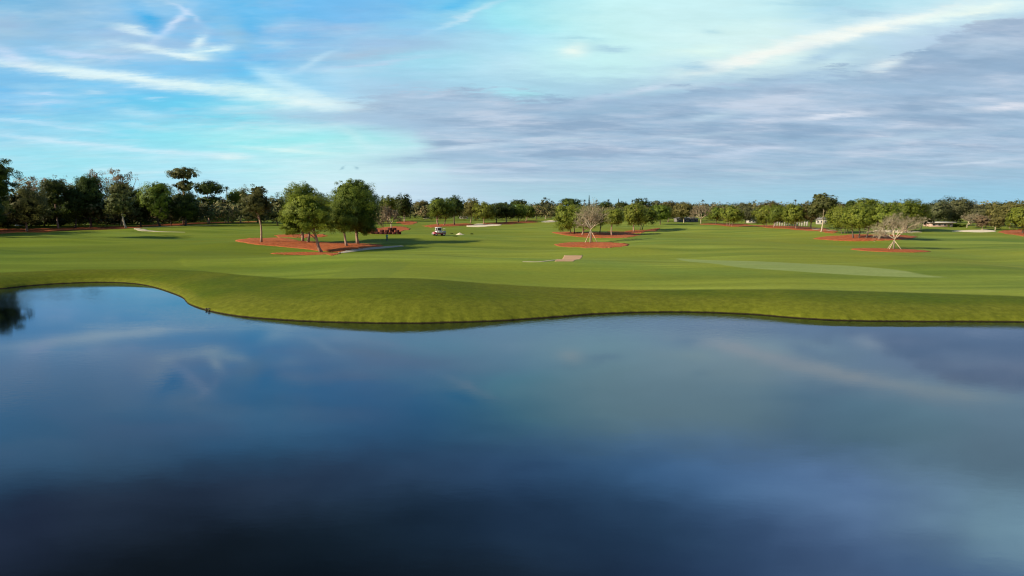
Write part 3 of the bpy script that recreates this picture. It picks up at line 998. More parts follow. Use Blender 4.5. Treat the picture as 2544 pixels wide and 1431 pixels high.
T('pine_tree', 'sparse', 'pine_olive', 'bark', 690, 560, 482, 664, 722, 556, 'olive drooping tree between the lone slender pine and the rounded pines', GL, densk=1.3)
# far dark filler behind
T('pine_tree', 'pine', 'pine_dark', 'bark_dark', 640, 553, 492, 610, 680, 545, 'dark tree behind the lone slender pine', GL)
T('pine_tree', 'pine', 'pine_dark', 'bark_dark', 110, 562, 480, 80, 140, 552, 'dark tree in the gap behind the bare stem at the far left', GL)
T('pine_tree', 'pine', 'pine_dark', 'bark_dark', 285, 559, 500, 255, 318, 552, 'low dark tree behind the trunk of the sunlit curvy-trunked pine', GL)
T('pine_tree', 'pine', 'pine_dark', 'bark_dark', 425, 558, 492, 398, 452, 552, 'low dark tree in the gap left of the blackish round tree', GL)
# trees standing off the left side, whose long shadows reach into the photograph
for xb, yb, yt, lb in [(-120, 586, 405, 'dark pine just outside the left edge of the photo, beside the tallest dark tree'), (-215, 590, 396, 'second dark pine beyond the left edge of the photo'),
                       (-70, 581, 415, 'dark pine at the very left edge, behind the tallest dark tree'), (-165, 577, 420, 'farther dark pine beyond the left edge of the photo'), (-265, 582, 405, 'fifth dark pine beyond the left edge of the photo'),
                       (-320, 594, 392, 'third dark pine beyond the left edge of the photo'), (-430, 599, 384, 'fourth dark pine beyond the left edge of the photo')]:
    T('pine_tree', 'pine', 'pine_dark', 'bark_dark', xb, yb, yt, xb - 80, xb + 66, yb - 20, lb, GL)
# ---- near pines
T('pine_tree', 'sparse', 'pine_olive', 'bark', 649, 602, 463, 603, 681, 548, 'lone slender pine with a straight bare trunk, left of the big pines', GN, tr=7.0, extra=((626, 662, 463, 492),), lean=-3, densk=1.1)
T('pine_tree', 'pine', 'pine_green', 'bark', 752, 599, 457, 703, 802, 545, 'tall rounded pine behind the light green pine, left trunk of the pair', GN, tr=8, densk=1.0)
T('pine_tree', 'pine', 'pine_green', 'bark', 765, 602, 475, 712, 832, 572, 'rounded pine behind the light green pine, right trunk of the pair', GN, tr=8)
T('pine_tree', 'light', 'light_pine', 'bark', 799, 627, 484, 702, 832, 588, 'light green feathery pine with a leaning trunk, nearest the pond', GN, tr=10, lean=-12, extra=((704, 750, 540, 588), (720, 800, 484, 530)), densk=1.1)
T('pine_tree', 'pine', 'pine_green', 'bark', 862, 611, 500, 806, 892, 583, 'sunlit lower pine on the left side of the biggest pine', GN, tr=8, lean=-3)
T('pine_tree', 'pine', 'pine_green', 'bark', 889, 606, 450, 815, 947, 580, 'biggest pine, a huge dark rounded crown in the near group', GN, tr=9, extra=((860, 940, 540, 585), (830, 925, 450, 500)), densk=1.05)
# ---- between the near pines and the middle
T('pine_tree', 'pine', 'pine_green', 'bark', 962, 551, 487, 938, 990, 540, 'green pine just right of the biggest pine', GF)
T('pine_tree', 'pine', 'pine_dark', 'bark_pale', 1005, 551, 482, 984, 1024, 540, 'darker pine with a pale trunk behind the tan bare tree', GF)
make_bare('bare_tree', 972, 573, 512, 936, 994, 558, 'tan bare tree with dry leaves behind the teal-shirted person', GF, leafmat='tan', leafn=2600, maxd=5, nb=(6, 4, 3, 3, 2))
T('pine_tree', 'pine', 'brown_olive', 'bark_dark', 1050, 541, 497, 1024, 1074, 532, 'brownish far tree in the gap right of the tan bare tree', GF)
T('pine_tree', 'pine', 'pine_dark', 'bark_dark', 1086, 541, 490, 1072, 1104, 520, 'dark domed far tree behind the pinkish twin trunks', GF)
T('pine_tree', 'pine', 'pine_green', 'bark', 1089, 560, 492, 1064, 1112, 546, 'green tree on the thicker of the pinkish twin trunks', GF, tr=5, lean=-3)
T('pine_tree', 'pine', 'pine_green', 'bark', 1103, 559, 494, 1088, 1132, 542, 'green tree on the thinner of the pinkish twin trunks', GF, tr=3.5)
T('pine_tree', 'pine', 'pine_dark', 'bark_dark', 1129, 558, 486, 1106, 1156, 542, 'dark green tree with a black trunk behind the utility vehicle', GF)
T('pine_tree', 'pine', 'brown_olive', 'bark', 1169, 554, 492, 1148, 1193, 540, 'brownish green tree left of the grey sand bunker', GF)
T('oak_tree', 'oak', 'oak', 'bark', 1203, 556, 503, 1176, 1236, 546, 'bright green low tree over the grey sand bunker', GF, tr=3.5)
T('pine_tree', 'oak', 'pine_dark', 'bark_dark', 1233, 553, 505, 1210, 1258, 541, 'dark green tree just right of the bright low tree over the bunker', GF)
T('pine_tree', 'oak', 'pine_dark', 'trunk_brown', 1258, 552, 507, 1238, 1284, 541, 'third tree right of the bunker, dark with a brown trunk', GF)
T('pine_tree', 'oak', 'pine_green', 'trunk_brown', 1288, 551, 507, 1266, 1312, 541, 'mid green tree halfway along the row right of the bunker', GF)
T('pine_tree', 'oak', 'pine_green', 'bark', 1306, 550, 508, 1292, 1332, 540, 'green tree with a lit trunk in the row left of the far bunker', GF)
T('pine_tree', 'oak', 'pine_dark', 'bark', 1333, 547, 506, 1316, 1352, 538, 'dark tree above the small far bunker', GF)
T('pine_tree', 'sparse', 'grey_oak', 'bark_pale', 1355, 545, 493, 1336, 1378, 536, 'greyish thin-crowned tree left of the middle tree group', GF)
T('pine_tree', 'umb', 'pine_dark', 'bark_dark', 1290, 541, 496, 1264, 1312, 514, 'dark low dome on the skyline above the row right of the bunker', GF)
T('pine_tree', 'umb', 'pine_dark', 'bark_dark', 1418, 545, 493, 1388, 1448, 516, 'dark wide dome on the skyline behind the middle tree group', GF)
# ---- middle group
T('oak_tree', 'oak', 'pine_green', 'bark', 1446, 584, 514, 1420, 1486, 566, 'tree with a pale trunk directly behind the braced bare tree in the middle', GM, tr=5)
T('oak_tree', 'oak', 'oak', 'bark_dark', 1423, 580, 506, 1378, 1444, 570, 'bright green tree on two black trunks at the left of the middle group', GM, trunks=2)
T('oak_tree', 'oak', 'oak', 'bark', 1521, 585, 517, 1500, 1550, 560, 'green tree with a leaning pinkish trunk right of the braced bare tree', GM, tr=5, lean=-5)
T('oak_tree', 'oak', 'pine_green', 'bark_dark', 1490, 578, 520, 1470, 1512, 558, 'shaded tree in the heart of the middle group', GM)
T('oak_tree', 'oak', 'oak', 'bark', 1575, 575, 505, 1546, 1606, 560, 'rounded yellow-green tree at the right of the middle group', GM, tr=4.5)
T('oak_tree', 'oak', 'pine_green', 'bark_dark', 1592, 571, 512, 1580, 1634, 556, 'darker green tree on paired black trunks, right of the yellow-green one', GM, trunks=2)
make_bare('bare_tree', 1467, 603, 501, 1428, 1514, 573, 'bare tree braced with wooden stakes on the middle mulch bed', 'braced bare trees', stakes=((1452, -1.0), (1484, -.8), (1456, 1.4), (1474, 1.7)), maxd=6, nb=(7, 4, 3, 3, 3, 2), leafmat='tan', leafn=350)
# ---- right of the middle, far
T('oak_tree', 'oak', 'pine_green', 'bark', 1640, 558, 506, 1612, 1668, 548, 'green tree with a pale trunk at the end of the middle mulch bed', GF)
T('oak_tree', 'oak', 'brown_olive', 'trunk_brown', 1660, 552, 499, 1636, 1690, 540, 'brown-tinged tree left of the pale bare far tree', GF)
T('oak_tree', 'oak', 'brown_olive', 'bark_pale', 1699, 554, 501, 1670, 1728, 540, 'brown-green tree with a thick pale stem beside the pale bare far tree', GF)
make_bare('bare_tree', 1741, 556, 508, 1708, 1768, 547, 'pale bare far tree with a forked trunk, right of the middle', GF, maxd=5, nb=(6, 4, 3, 3, 2), leafmat='tan', leafn=1200)
T('oak_tree', 'oak', 'pine_green', 'bark_dark', 1778, 557, 514, 1756, 1806, 549, 'green tree immediately right of the pale bare far tree', GF)
T('oak_tree', 'oak', 'oak', 'bark', 1812, 561, 513, 1786, 1848, 552, 'low bright oak on several short stems in the right-hand row', GF, trunks=3)
T('oak_tree', 'oak', 'grey_oak', 'bark_dark', 1850, 556, 516, 1832, 1878, 549, 'grey-green tree between the two bright oaks of the right-hand row', GF)
T('oak_tree', 'oak', 'brown_olive', 'trunk_brown', 1905, 552, 501, 1880, 1940, 535, 'brown-green tree rising behind the spreading oak of the right-hand row', GF)
T('oak_tree', 'oak', 'oak', 'bark', 1901, 563, 510, 1868, 1930, 553, 'spreading oak in the right-hand row, on a short pale trunk', GR, trunks=2)
T('oak_tree', 'oak', 'pine_green', 'bark', 1922, 565, 509, 1906, 1956, 554, 'darker half of the spreading oak clump in the right-hand row', GR)
T('oak_tree', 'oak', 'oak', 'bark', 1979, 568, 506, 1944, 1998, 556, 'olive-lit oak left of the tall pale-limbed pine', GR, tr=4)
T('oak_tree', 'oak', 'brown_olive', 'bark', 2013, 568, 500, 1990, 2034, 554, 'brown-tipped oak just left of the tall pale-limbed pine', GR, tr=4)
T('pine_tree', 'light', 'pine_olive', 'bark_pale', 2040, 576, 483, 2012, 2076, 532, 'tall pale-limbed pine, highest tree on the right skyline', GR, tr=4.5, extra=((2015, 2052, 482, 502), (2048, 2076, 494, 520), (2000, 2040, 502, 540)))
# big right group
T('oak_tree', 'umb', 'pine_green', 'bark_dark', 2150, 570, 494, 2118, 2180, 520, 'green dome standing behind the big oaks on the right', GR)
T('oak_tree', 'oak', 'pine_green', 'bark', 2250, 577, 496, 2196, 2300, 552, 'wide green oak behind the braced bare tree on the right', GR, densk=1.1)
T('oak_tree', 'oak', 'oak', 'trunk_brown', 2100, 580, 509, 2050, 2124, 569, 'bright green oak on a cluster of stems, left of the big right group', GR, trunks=3)
T('oak_tree', 'oak', 'oak', 'bark_dark', 2136, 592, 508, 2088, 2178, 572, 'big bright oak over black trunks in the heart of the right group', GR, trunks=3, tr=8)
T('oak_tree', 'oak', 'oak', 'bark', 2184, 595, 502, 2152, 2232, 574, 'bright oak with a single pinkish trunk beside the braced bare tree', GR, tr=5.5)
make_bare('bare_tree', 2220, 619, 530, 2172, 2292, 598, 'spreading bare tree braced with wooden stakes on the right mulch bed', 'braced bare trees', stakes=((2203, -.8), (2234, -.9), (2226, 1.0), (2213, 1.3)), maxd=6, nb=(8, 4, 3, 3, 3, 2), leafmat='tan', leafn=200, seed=4)
# right background
T('oak_tree', 'oak', 'grey_oak', 'bark_pale', 2320, 562, 500, 2290, 2358, 548, 'grey-green oak left of the great domed oak on the right', GR)
T('oak_tree', 'oak', 'grey_oak', 'bark_pale', 2366, 560, 491, 2322, 2414, 550, 'great domed grey oak on the right skyline', GR, densk=1.1)
T('oak_tree', 'oak', 'grey_oak', 'bark_pale', 2432, 561, 512, 2400, 2478, 550, 'low grey oak between the domed oak and the yellow palm', GR)
T('oak_tree', 'sparse', 'brown_olive', 'bark_pale', 2466, 563, 506, 2440, 2500, 550, 'brown-olive tree behind the yellow palm', GR)
make_bare('bare_tree', 2402, 566, 531, 2374, 2436, 560, 'sprawling pale leafless oak behind the bright sand bunker', GR, maxd=5, nb=(6, 3, 3, 3, 2), leafmat='tan', leafn=700)
T('willow_tree', 'sparse', 'tan', 'bark_pale', 2440, 571, 535, 2418, 2462, 566, 'tan weeping shrub-like tree behind the right end of the bright bunker', GR, densk=1.2)
T('willow_tree', 'sparse', 'brown_olive', 'bark_pale', 2472, 572, 532, 2454, 2496, 569, 'olive-tan bushy tree at the right end of the bright bunker', GR, densk=1.3)
T('oak_tree', 'oak', 'brown_olive', 'bark_pale', 2508, 567, 500, 2476, 2546, 552, 'olive-brown tree behind the fresh green tree at the right edge', GR)
T('oak_tree', 'oak', 'brown_olive', 'bark_pale', 2560, 566, 498, 2528, 2600, 552, 'brownish tree cut by the right edge of the photo', GR)
T('oak_tree', 'oak', 'oak', 'bark_dark', 2540, 580, 512, 2503, 2590, 574, 'fresh green tree cut by the right edge of the photo', GR)
T('oak_tree', 'sparse', 'brown_olive', 'bark_pale', 2288, 572, 528, 2262, 2318, 562, 'olive bushy tree right of the braced bare tree on the right', GR, densk=1.2)
# skyline domes
for xb, yt, xl, xr, mt, lb in [
    (1594, 494, 1572, 1614, 'pine_dark', 'dark lobed dome on the skyline above the yellow-green tree'),
    (1500, 500, 1482, 1524, 'pine_dark', 'green dome on the skyline right above the braced bare tree'),
    (1545, 500, 1526, 1562, 'pine_dark', 'small dark dome on the skyline between the pointed conifers'),
    (1628, 500, 1612, 1650, 'grey_oak', 'greyish dome on the skyline right of the dark lobed one'),
    (1850, 503, 1826, 1880, 'grey_oak', 'low grey dome on the skyline left of the right-hand row'),
    (1800, 508, 1776, 1830, 'pine_dark', 'low dark dome on the skyline above the low bright oak'),
    (2070, 502, 2052, 2096, 'grey_oak', 'thin grey crown on the skyline right of the tall pale-limbed pine'),
    (2110, 498, 2096, 2130, 'pine_dark', 'dark tuft on the skyline above the big right group'),
    (2462, 504, 2440, 2490, 'grey_oak', 'grey crown on the skyline over the yellow palm'),
    (1250, 503, 1232, 1268, 'pine_dark', 'small dark crown on the skyline above the bright low tree'),
    (985, 492, 968, 1004, 'brown_olive', 'brownish crown on the skyline right of the biggest pine')]:
    T('skyline_tree', 'oak', mt, 'bark_dark', xb, 541, yt, xl, xr, 526, lb, GF)
make_palm(567, 552, 460, 15, 'lone far palm on the left skyline')
for x, yt, lb in [(1257, 499, 'tiny palm above the row of trees right of the grey bunker'),
                  (1452, 494, 'small palm left of the tallest pointed conifer'), (1482, 494, 'small palm right of the tallest pointed conifer'),
                  (1511, 493, 'small palm midway between the two pointed conifers'), (1571, 494, 'small palm left of the dark lobed skyline dome'),
                  (1636, 497, 'small palm right of the dark lobed skyline dome'), (1745, 494, 'palm above the pale bare far tree'),
                  (1872, 498, 'palm above the right-hand row of oaks'), (1974, 494, 'palm just left of the tall pale-limbed pine')]:
    make_palm(x, 540, yt, 9, lb)
make_palm(2459, 562, 519, 22, 'yellowish palm among the trees above the bright bunker')
make_conifer(1463, 540, 486, 9, 'tallest pointed conifer on the skyline above the braced bare tree')
make_conifer(1536, 540, 494, 7, 'shorter pointed conifer on the skyline right of the taller one')


# ---- far woods that read as one mass
def far_woods():
    rng = np.random.default_rng(77)
    Vs, Fs, off = [], [], 0
    for row, (r0, n, h0) in enumerate([(415, 240, 9.8), (480, 220, 11.0), (600, 180, 12.4), (800, 170, 13.5), (1080, 190, 15.5)]):
        for k in range(n):
            th = -0.80 + 1.60 * (k + rng.uniform(-.4, .4)) / n
            rr = r0 * rng.uniform(.96, 1.05)
            if th < -0.18:
                rr *= 0.80
            px = 1272 + FPX * math.tan(th)
            hh = h0 * rng.uniform(.8, 1.12) * (1.25 if px < 620 else 1.0)
            hh = min(hh, 0.0 + HW - 1.5 + rr * (515 - (494 if px > 700 else 470)) / FPX + 1.5)
            w = rng.uniform(4.5, 8.5) * (1 + max(0, rr - 600) / 500)
            c = np.array([rr * math.sin(th), rr * math.cos(th), 1.5 + hh * .52])
            C, Nn, _ = crown_points(rng, c, (w, w, hh * .5), 230, 14, w * .36, .8, (.3, .85), -.9)
            V, F = leaf_quads(C, Nn, 1.25, rng)
            Vs.append(V); Fs.append(F + off); off += len(V)
    return mk('far_woods', np.vstack(Vs), [np.vstack(Fs)], M['woods'])


def understory():
    rng = np.random.default_rng(78)
    Vs, Fs, off = [], [], 0
    line = [(-200, 579), (-60, 571), (60, 566), (180, 562), (300, 559), (380, 558), (470, 554), (560, 551), (640, 549), (700, 548)]
    g = spline(np.array([P(*q)[:2] for q in line]), 90, closed=False)
    for q in g:
        for k_ in range(3):
            x, y = q + rng.normal(size=2) * 1.8 + np.array([-4.5 - 6 * k_, 5.0 + 2 * k_])
            w = rng.uniform(2.0, 3.4); h = rng.uniform(2.4, 5.0)
            z = float(ground_z(np.array([x]), np.array([y]))[0])
            C, Nn, _ = crown_points(rng, (x, y, z + h * .5), (w, w, h * .6), 260, 14, w * .36, .8, (.3, .85), -.95)
            V, F = leaf_quads(C, Nn, .55, rng)
            Vs.append(V); Fs.append(F + off); off += len(V)
    return mk('undergrowth', np.vstack(Vs), [np.vstack(Fs)], M['pine_dark'])


def left_wood():
    rng = np.random.default_rng(79)
    Vs, Fs, off = [], [], 0
    line = spline(np.array([(-172, 120), (-174, 160), (-178, 195), (-186, 235), (-190, 280), (-186, 330), (-180, 380), (-172, 425)], float), 60, closed=False)
    for q in line:
        for row in range(2):
            x, y = q + np.array([-9.0 * row, 0]) + rng.normal(size=2) * 1.5
            hh = rng.uniform(11.5, 15.5) - 1.5 * (y > 300); w = rng.uniform(4, 6.5)
            z = float(ground_z(np.array([x]), np.array([y]))[0])
            C, Nn, _ = crown_points(rng, (x, y, z + hh * .5), (w, w, hh * .5), 700, 30, w * .33, .85, (.4, .88), -.98)
            V, F = leaf_quads(C, Nn, 1.0, rng)
            Vs.append(V); Fs.append(F + off); off += len(V)
    return mk('left_wood', np.vstack(Vs), [np.vstack(Fs)], M['pine_dark'])


def woods_mat():
    m, nt, N, L, bs = new_mat('far_woods_leaves')
    geo = N.new('ShaderNodeNewGeometry')
    n1 = noise(nt, geo.outputs['Position'], 0.06, 3)
    f = math_n(nt, 'ADD', math_n(nt, 'MULTIPLY', geo.outputs['Random Per Island'], 0.3), math_n(nt, 'SUBTRACT', math_n(nt, 'MULTIPLY', n1, 1.3), .3))
    c = ramp(nt, f, [(.2, (.026, .038, .012)), (.42, (.066, .078, .022)), (.6, (.125, .108, .040)), (.8, (.20, .14, .07))])
    L.new(c, bs.inputs['Base Color']); bs.inputs['Roughness'].default_value = .7
    bs.inputs['Specular IOR Level'].default_value = .15
    return m


M['woods'] = woods_mat()
tag(far_woods(), 'distant mixed wood behind all the single trees', 'wood', kind='stuff')
tag(left_wood(), 'dense dark wood behind and beyond the left tree line', 'wood', kind='stuff')
tag(understory(), 'dark undergrowth along the foot of the left tree line', 'undergrowth', kind='stuff')

# ------------------------------------------------------------------ far houses
M['white_wall'] = plain_mat('white_stucco', (.38, .35, .30), .8, .10)
M['tan_wall'] = plain_mat('tan_stucco', (.45, .30, .24), .8, .08)
M['shaded_wall'] = plain_mat('shade_toned_stucco', (.16, .19, .20), .8, .08)  # house wall darkened, the deep shade is put into its colour
M['roof_grey'] = plain_mat('grey_shingle', (.16, .15, .14), .85, .2)
M['roof_pale'] = plain_mat('pale_flat_roof', (.62, .56, .50), .7, .08)
M['glass'] = plain_mat('dark_glass', (.02, .025, .03), .08, .1)


def house(xc, yb, w, h, label, roof='gable', wall='white_wall', roofm='roof_grey', nwin=3, rz=0.0, depth=None):
    b = P(xc, yb); s = mpp(b)
    W, H = w * s, h * s
    D = depth or W * .6
    root = empty('house', b, rz); tag(root, label, 'house', 'houses behind the trees')
    m = MB(); m.box((0, 0, H / 2 - .1), (W, D, H + .2), bev=.05); m.build('wall', M[wall], root)
    r = MB()
    if roof == 'gable':
        rh = H * .5
        x, y = W / 2 + .35, D / 2 + .4
        V = [(-x, -y, H), (x, -y, H), (x, y, H), (-x, y, H), (-x * .72, 0, H + rh), (x * .72, 0, H + rh), (-x, -y, H + .15), (x, -y, H + .15), (x, y, H + .15), (-x, y, H + .15)]
        V = np.array(V) + [0, 0, .102]
        r.add(V, [[6, 7, 5, 4], [8, 9, 4, 5], [0, 1, 7, 6], [1, 2, 8, 7], [2, 3, 9, 8], [3, 0, 6, 9], [3, 2, 1, 0]], [[7, 8, 5], [9, 6, 4]])
    else:
        r.box((0, 0, H + .28), (W + 1.6, D + 1.6, .35), bev=.05)
    r.build('roof', M[roofm], root)
    for k in range(nwin):
        wx = (k + .5) / nwin * W - W / 2
        f = MB(); f.box((wx, -D / 2 - .02, H * .55), (W / nwin * .5, .1, H * .42), bev=.02)
        fo = f.build('window', M['roof_pale'], root)
        p = MB(); p.box((wx, -D / 2 - .06, H * .55), (W / nwin * .42, .07, H * .36), bev=.01)
        p.build('pane', M['glass'], fo)
    d = MB(); d.box((W * .42, -D / 2 - .03, H * .36), (W * .07 + .3, .1, H * .7), bev=.02); d.build('door', M['roof_grey'], root)
    return root


house(340, 552, 34, 15, 'white house seen through the gap right of the sunlit curvy-trunked pine', rz=-.5)
house(240, 553, 22, 11, 'small white house glimpsed under the broad dark pine on the left', rz=-.5, nwin=2)
house(52, 561, 24, 18, 'house with shade painted into its grey walls at the far left', rz=-.4, nwin=2, wall='shaded_wall')
house(1060, 543, 15, 6, 'white far house left of the pinkish twin trunks', nwin=3)
house(1152, 543, 20, 6, 'white far house behind the utility vehicle and the dark-trunked tree', nwin=3)
house(2040, 557, 24, 11, 'white house behind the tall pale-limbed pine on the right', rz=-.35, nwin=3)
house(1868, 554, 24, 7, 'white far house between the oaks of the right-hand row', nwin=3)
house(2330, 563, 54, 9, 'low flat-roofed house with pinkish walls below the great domed oak', roof='flat', wall='tan_wall', roofm='roof_pale', nwin=4)
house(1704, 551, 52, 7, 'dark low building in shade beside the pale bare far tree', wall='roof_grey', nwin=4)

# white posts of the long fence behind the right-hand row
fb = [P(x, 561.5) for x in np.linspace(1925, 2005, 14)]
fr_ = empty('rail_fence', fb[0]); tag(fr_, 'white post fence behind the right-hand row of oaks', 'fence')
for p in fb:
    q = MB(); c = p - fb[0]
    q.box((c[0], c[1], c[2] + .9), (.55, .3, 2.0), bev=.04); q.build('post', M['white_wall'], fr_)
q = MB()
for a, b_ in zip(fb[:-1], fb[1:]):
    a = a - fb[0]; b_ = b_ - fb[0]
    q.tube([a + [0, .28, 1.55], b_ + [0, .28, 1.55]], .06, 5)
q.build('rail', M['white_wall'], fr_)


def hedge(x0, x1, yb, h, label):
    rng = np.random.default_rng(int(x0))
    a, b = P(x0, yb), P(x1, yb)
    L = np.linalg.norm(b - a)
    n = 1500
    t = rng.uniform(0, 1, n)
    H = h * mpp(a)
    C = (b - a) * t[:, None]
    C = C + np.column_stack([rng.normal(size=n) * .1, rng.uniform(-.8, .8, n), H * np.sqrt(rng.uniform(0.02, 1, n)) * (.8 + .25 * np.sin(t * 19) * np.sin(t * 7))])
    V, F = leaf_quads(C, unit(rng, n) + [0, -.6, .5], .6, rng)
    o = mk('hedge', V, [F], M['pine_green']); o.location = [float(v) for v in a]
    return tag(o, label, 'hedge')


hedge(2352, 2398, 564, 8, 'clipped green hedge right of the low flat-roofed house')

# ------------------------------------------------------------------ utility vehicle
M['red_paint'] = plain_mat('red_paint', (.36, .05, .06), .35, .12)
M['white_paint'] = plain_mat('white_paint', (.62, .60, .55), .35, .05)
M['grey_metal'] = plain_mat('grey_metal', (.34, .35, .36), .4, .12, metal=.3)
M['tyre'] = plain_mat('black_rubber', (.018, .018, .018), .8, .2)
M['rim'] = plain_mat('steel_rim', (.45, .44, .42), .4, .1, metal=.4)
M['seat'] = plain_mat('dark_seat', (.03, .03, .035), .6, .15)
M['lamp'] = plain_mat('lamp_lens', (.75, .74, .68), .15, .05)


def utility_vehicle():
    b = P(1091, 585.5)
    root = empty('utility_vehicle', b, R(-152))      # front looks toward the pond and to the left
    tag(root, 'white-cabbed red utility vehicle parked on the fairway', 'vehicle')
    body = MB()
    body.box((0, 0, .55), (3.3, 1.5, .34), bev=.08)
    body.box((1.22, 0, .80), (.82, 1.36, .42), bev=.12, top=.82)
    body.build('chassis', M['red_paint'], root)
    bm = MB(); bm.box((1.72, 0, .48), (.14, 1.5, .22), bev=.05); bm.build('bumper', M['grey_metal'], root)
    cab = MB()
    for sx in (-.35, .85):
        for sy in (-.66, .66):
            cab.tube([(sx, sy, .72), (sx - (.16 if sx > 0 else 0), sy * .94, 2.05)], .06, 6)
    cab.box((.1, -.68, 1.02), (1.18, .07, .60), bev=.03)
    cab.box((.1, .68, 1.02), (1.18, .07, .60), bev=.03)
    cab.box((.83, 0, .98), (.07, 1.30, .52), bev=.03)
    cab.box((-.40, 0, 1.02), (.07, 1.30, .60), bev=.03)
    cab.build('cab', M['white_paint'], root)
    rf = MB(); rf.box((.18, 0, 2.10), (1.45, 1.46, .12), bev=.05, top=.94); rf.build('roof', M['white_paint'], root)
    w = MB()
    V = [(.84, -.58, 1.28), (.84, .58, 1.28), (.715, .55, 2.0), (.715, -.55, 2.0), (.81, -.58, 1.28), (.81, .58, 1.28), (.685, .55, 2.0), (.685, -.55, 2.0)]
    w.add(V, [[0, 1, 2, 3], [7, 6, 5, 4], [0, 4, 5, 1], [1, 5, 6, 2], [2, 6, 7, 3], [3, 7, 4, 0]])
    w.build('windshield', M['glass'], root)
    for sy in (-.69, .69):
        w = MB(); w.box((.1, sy * .97, 1.66), (.72, .03, .58), bev=.01); w.build('side_window', M['glass'], root)
    st = MB(); st.box((-.1, 0, .92), (.5, 1.2, .16), bev=.05); st.box((-.3, 0, 1.2), (.12, 1.2, .5), bev=.05); st.build('seat', M['seat'], root)
    sw = MB()
    a = np.linspace(0, 2 * math.pi, 15)
    sw.tube(np.column_stack([.42 + .09 * np.sin(a), .3 + .19 * np.cos(a), 1.28 + .17 * np.sin(a)]), .018, 5, cap=False)
    sw.tube([(.7, .3, 1.1), (.42, .3, 1.28)], .02, 5)
    sw.build('steering_wheel', M['seat'], root)
    bed = MB()
    bed.box((-1.05, 0, .80), (1.15, 1.44, .08), bev=.02)
    for sy in (-.70, .70): bed.box((-1.05, sy, 1.0), (1.15, .05, .36), bev=.02)
    for sx in (-1.60, -.50): bed.box((sx, 0, 1.0), (.05, 1.35, .36), bev=.02)
    bed.build('cargo_bed', M['grey_metal'], root)
    rk = MB()
    for sy in (-.68, .68): rk.tube([(-1.55, sy, 1.15), (-1.45, sy, 1.75), (-.75, sy, 1.75), (-.45, sy, 1.35)], .035, 6)
    rk.tube([(-1.45, -.68, 1.75), (-1.45, .68, 1.75)], .035, 6)
    rk.build('rack', M['white_paint'], root)
    for sy in (-.5, .5):
        h = MB(); h.cyl((1.645, sy, .84), (1, 0, 0), .10, .07, 14); h.build('headlight', M['lamp'], root)
    for sx in (1.08, -1.05):
        for sy in (-.72, .72):
            wh = MB(); wh.cyl((sx, sy, .33), (0, 1, 0), .34, .26, 22); wo = wh.build('wheel', M['tyre'], root, smooth=False)
            ri = MB(); ri.cyl((sx, sy + math.copysign(.08, sy), .33), (0, 1, 0), .18, .14, 16); ri.build('rim', M['rim'], wo)
    return root


utility_vehicle()


# ------------------------------------------------------------------ person in a teal shirt
def skin_fig(name, joints, edges, radii, mat, parent=None, sub=2):
    me = bpy.data.meshes.new(name)
    me.from_pydata(joints, edges, [])
    o = bpy.data.objects.new(name, me); COL.objects.link(o)
    sk = o.modifiers.new('skin', 'SKIN'); sk.use_smooth_shade = True
    for i, r_ in enumerate(radii):
        v = me.skin_vertices[0].data[i]
        v.radius = (r_, r_) if not isinstance(r_, tuple) else r_
        v.use_root = (i == 0)
    if sub:
        s_ = o.modifiers.new('sub', 'SUBSURF'); s_.levels = sub; s_.render_levels = sub
    dg = bpy.context.evaluated_depsgraph_get()
    m2 = bpy.data.meshes.new_from_object(o.evaluated_get(dg))
    o.modifiers.clear()
    o.data = m2
    m2.materials.clear(); m2.materials.append(mat)
    for p in m2.polygons: p.use_smooth = True
    o.parent = parent
    return o


M['skin'] = plain_mat('skin', (.42, .25, .17), .55, .08)
M['teal'] = plain_mat('teal_shirt', (.02, .30, .27), .8, .12)
M['navy'] = plain_mat('dark_blue_trousers', (.012, .06, .11), .8, .15)
M['hair'] = plain_mat('dark_hair', (.02, .014, .01), .6, .2)
M['shoe'] = plain_mat('black_shoes', (.02, .02, .02), .5, .2)


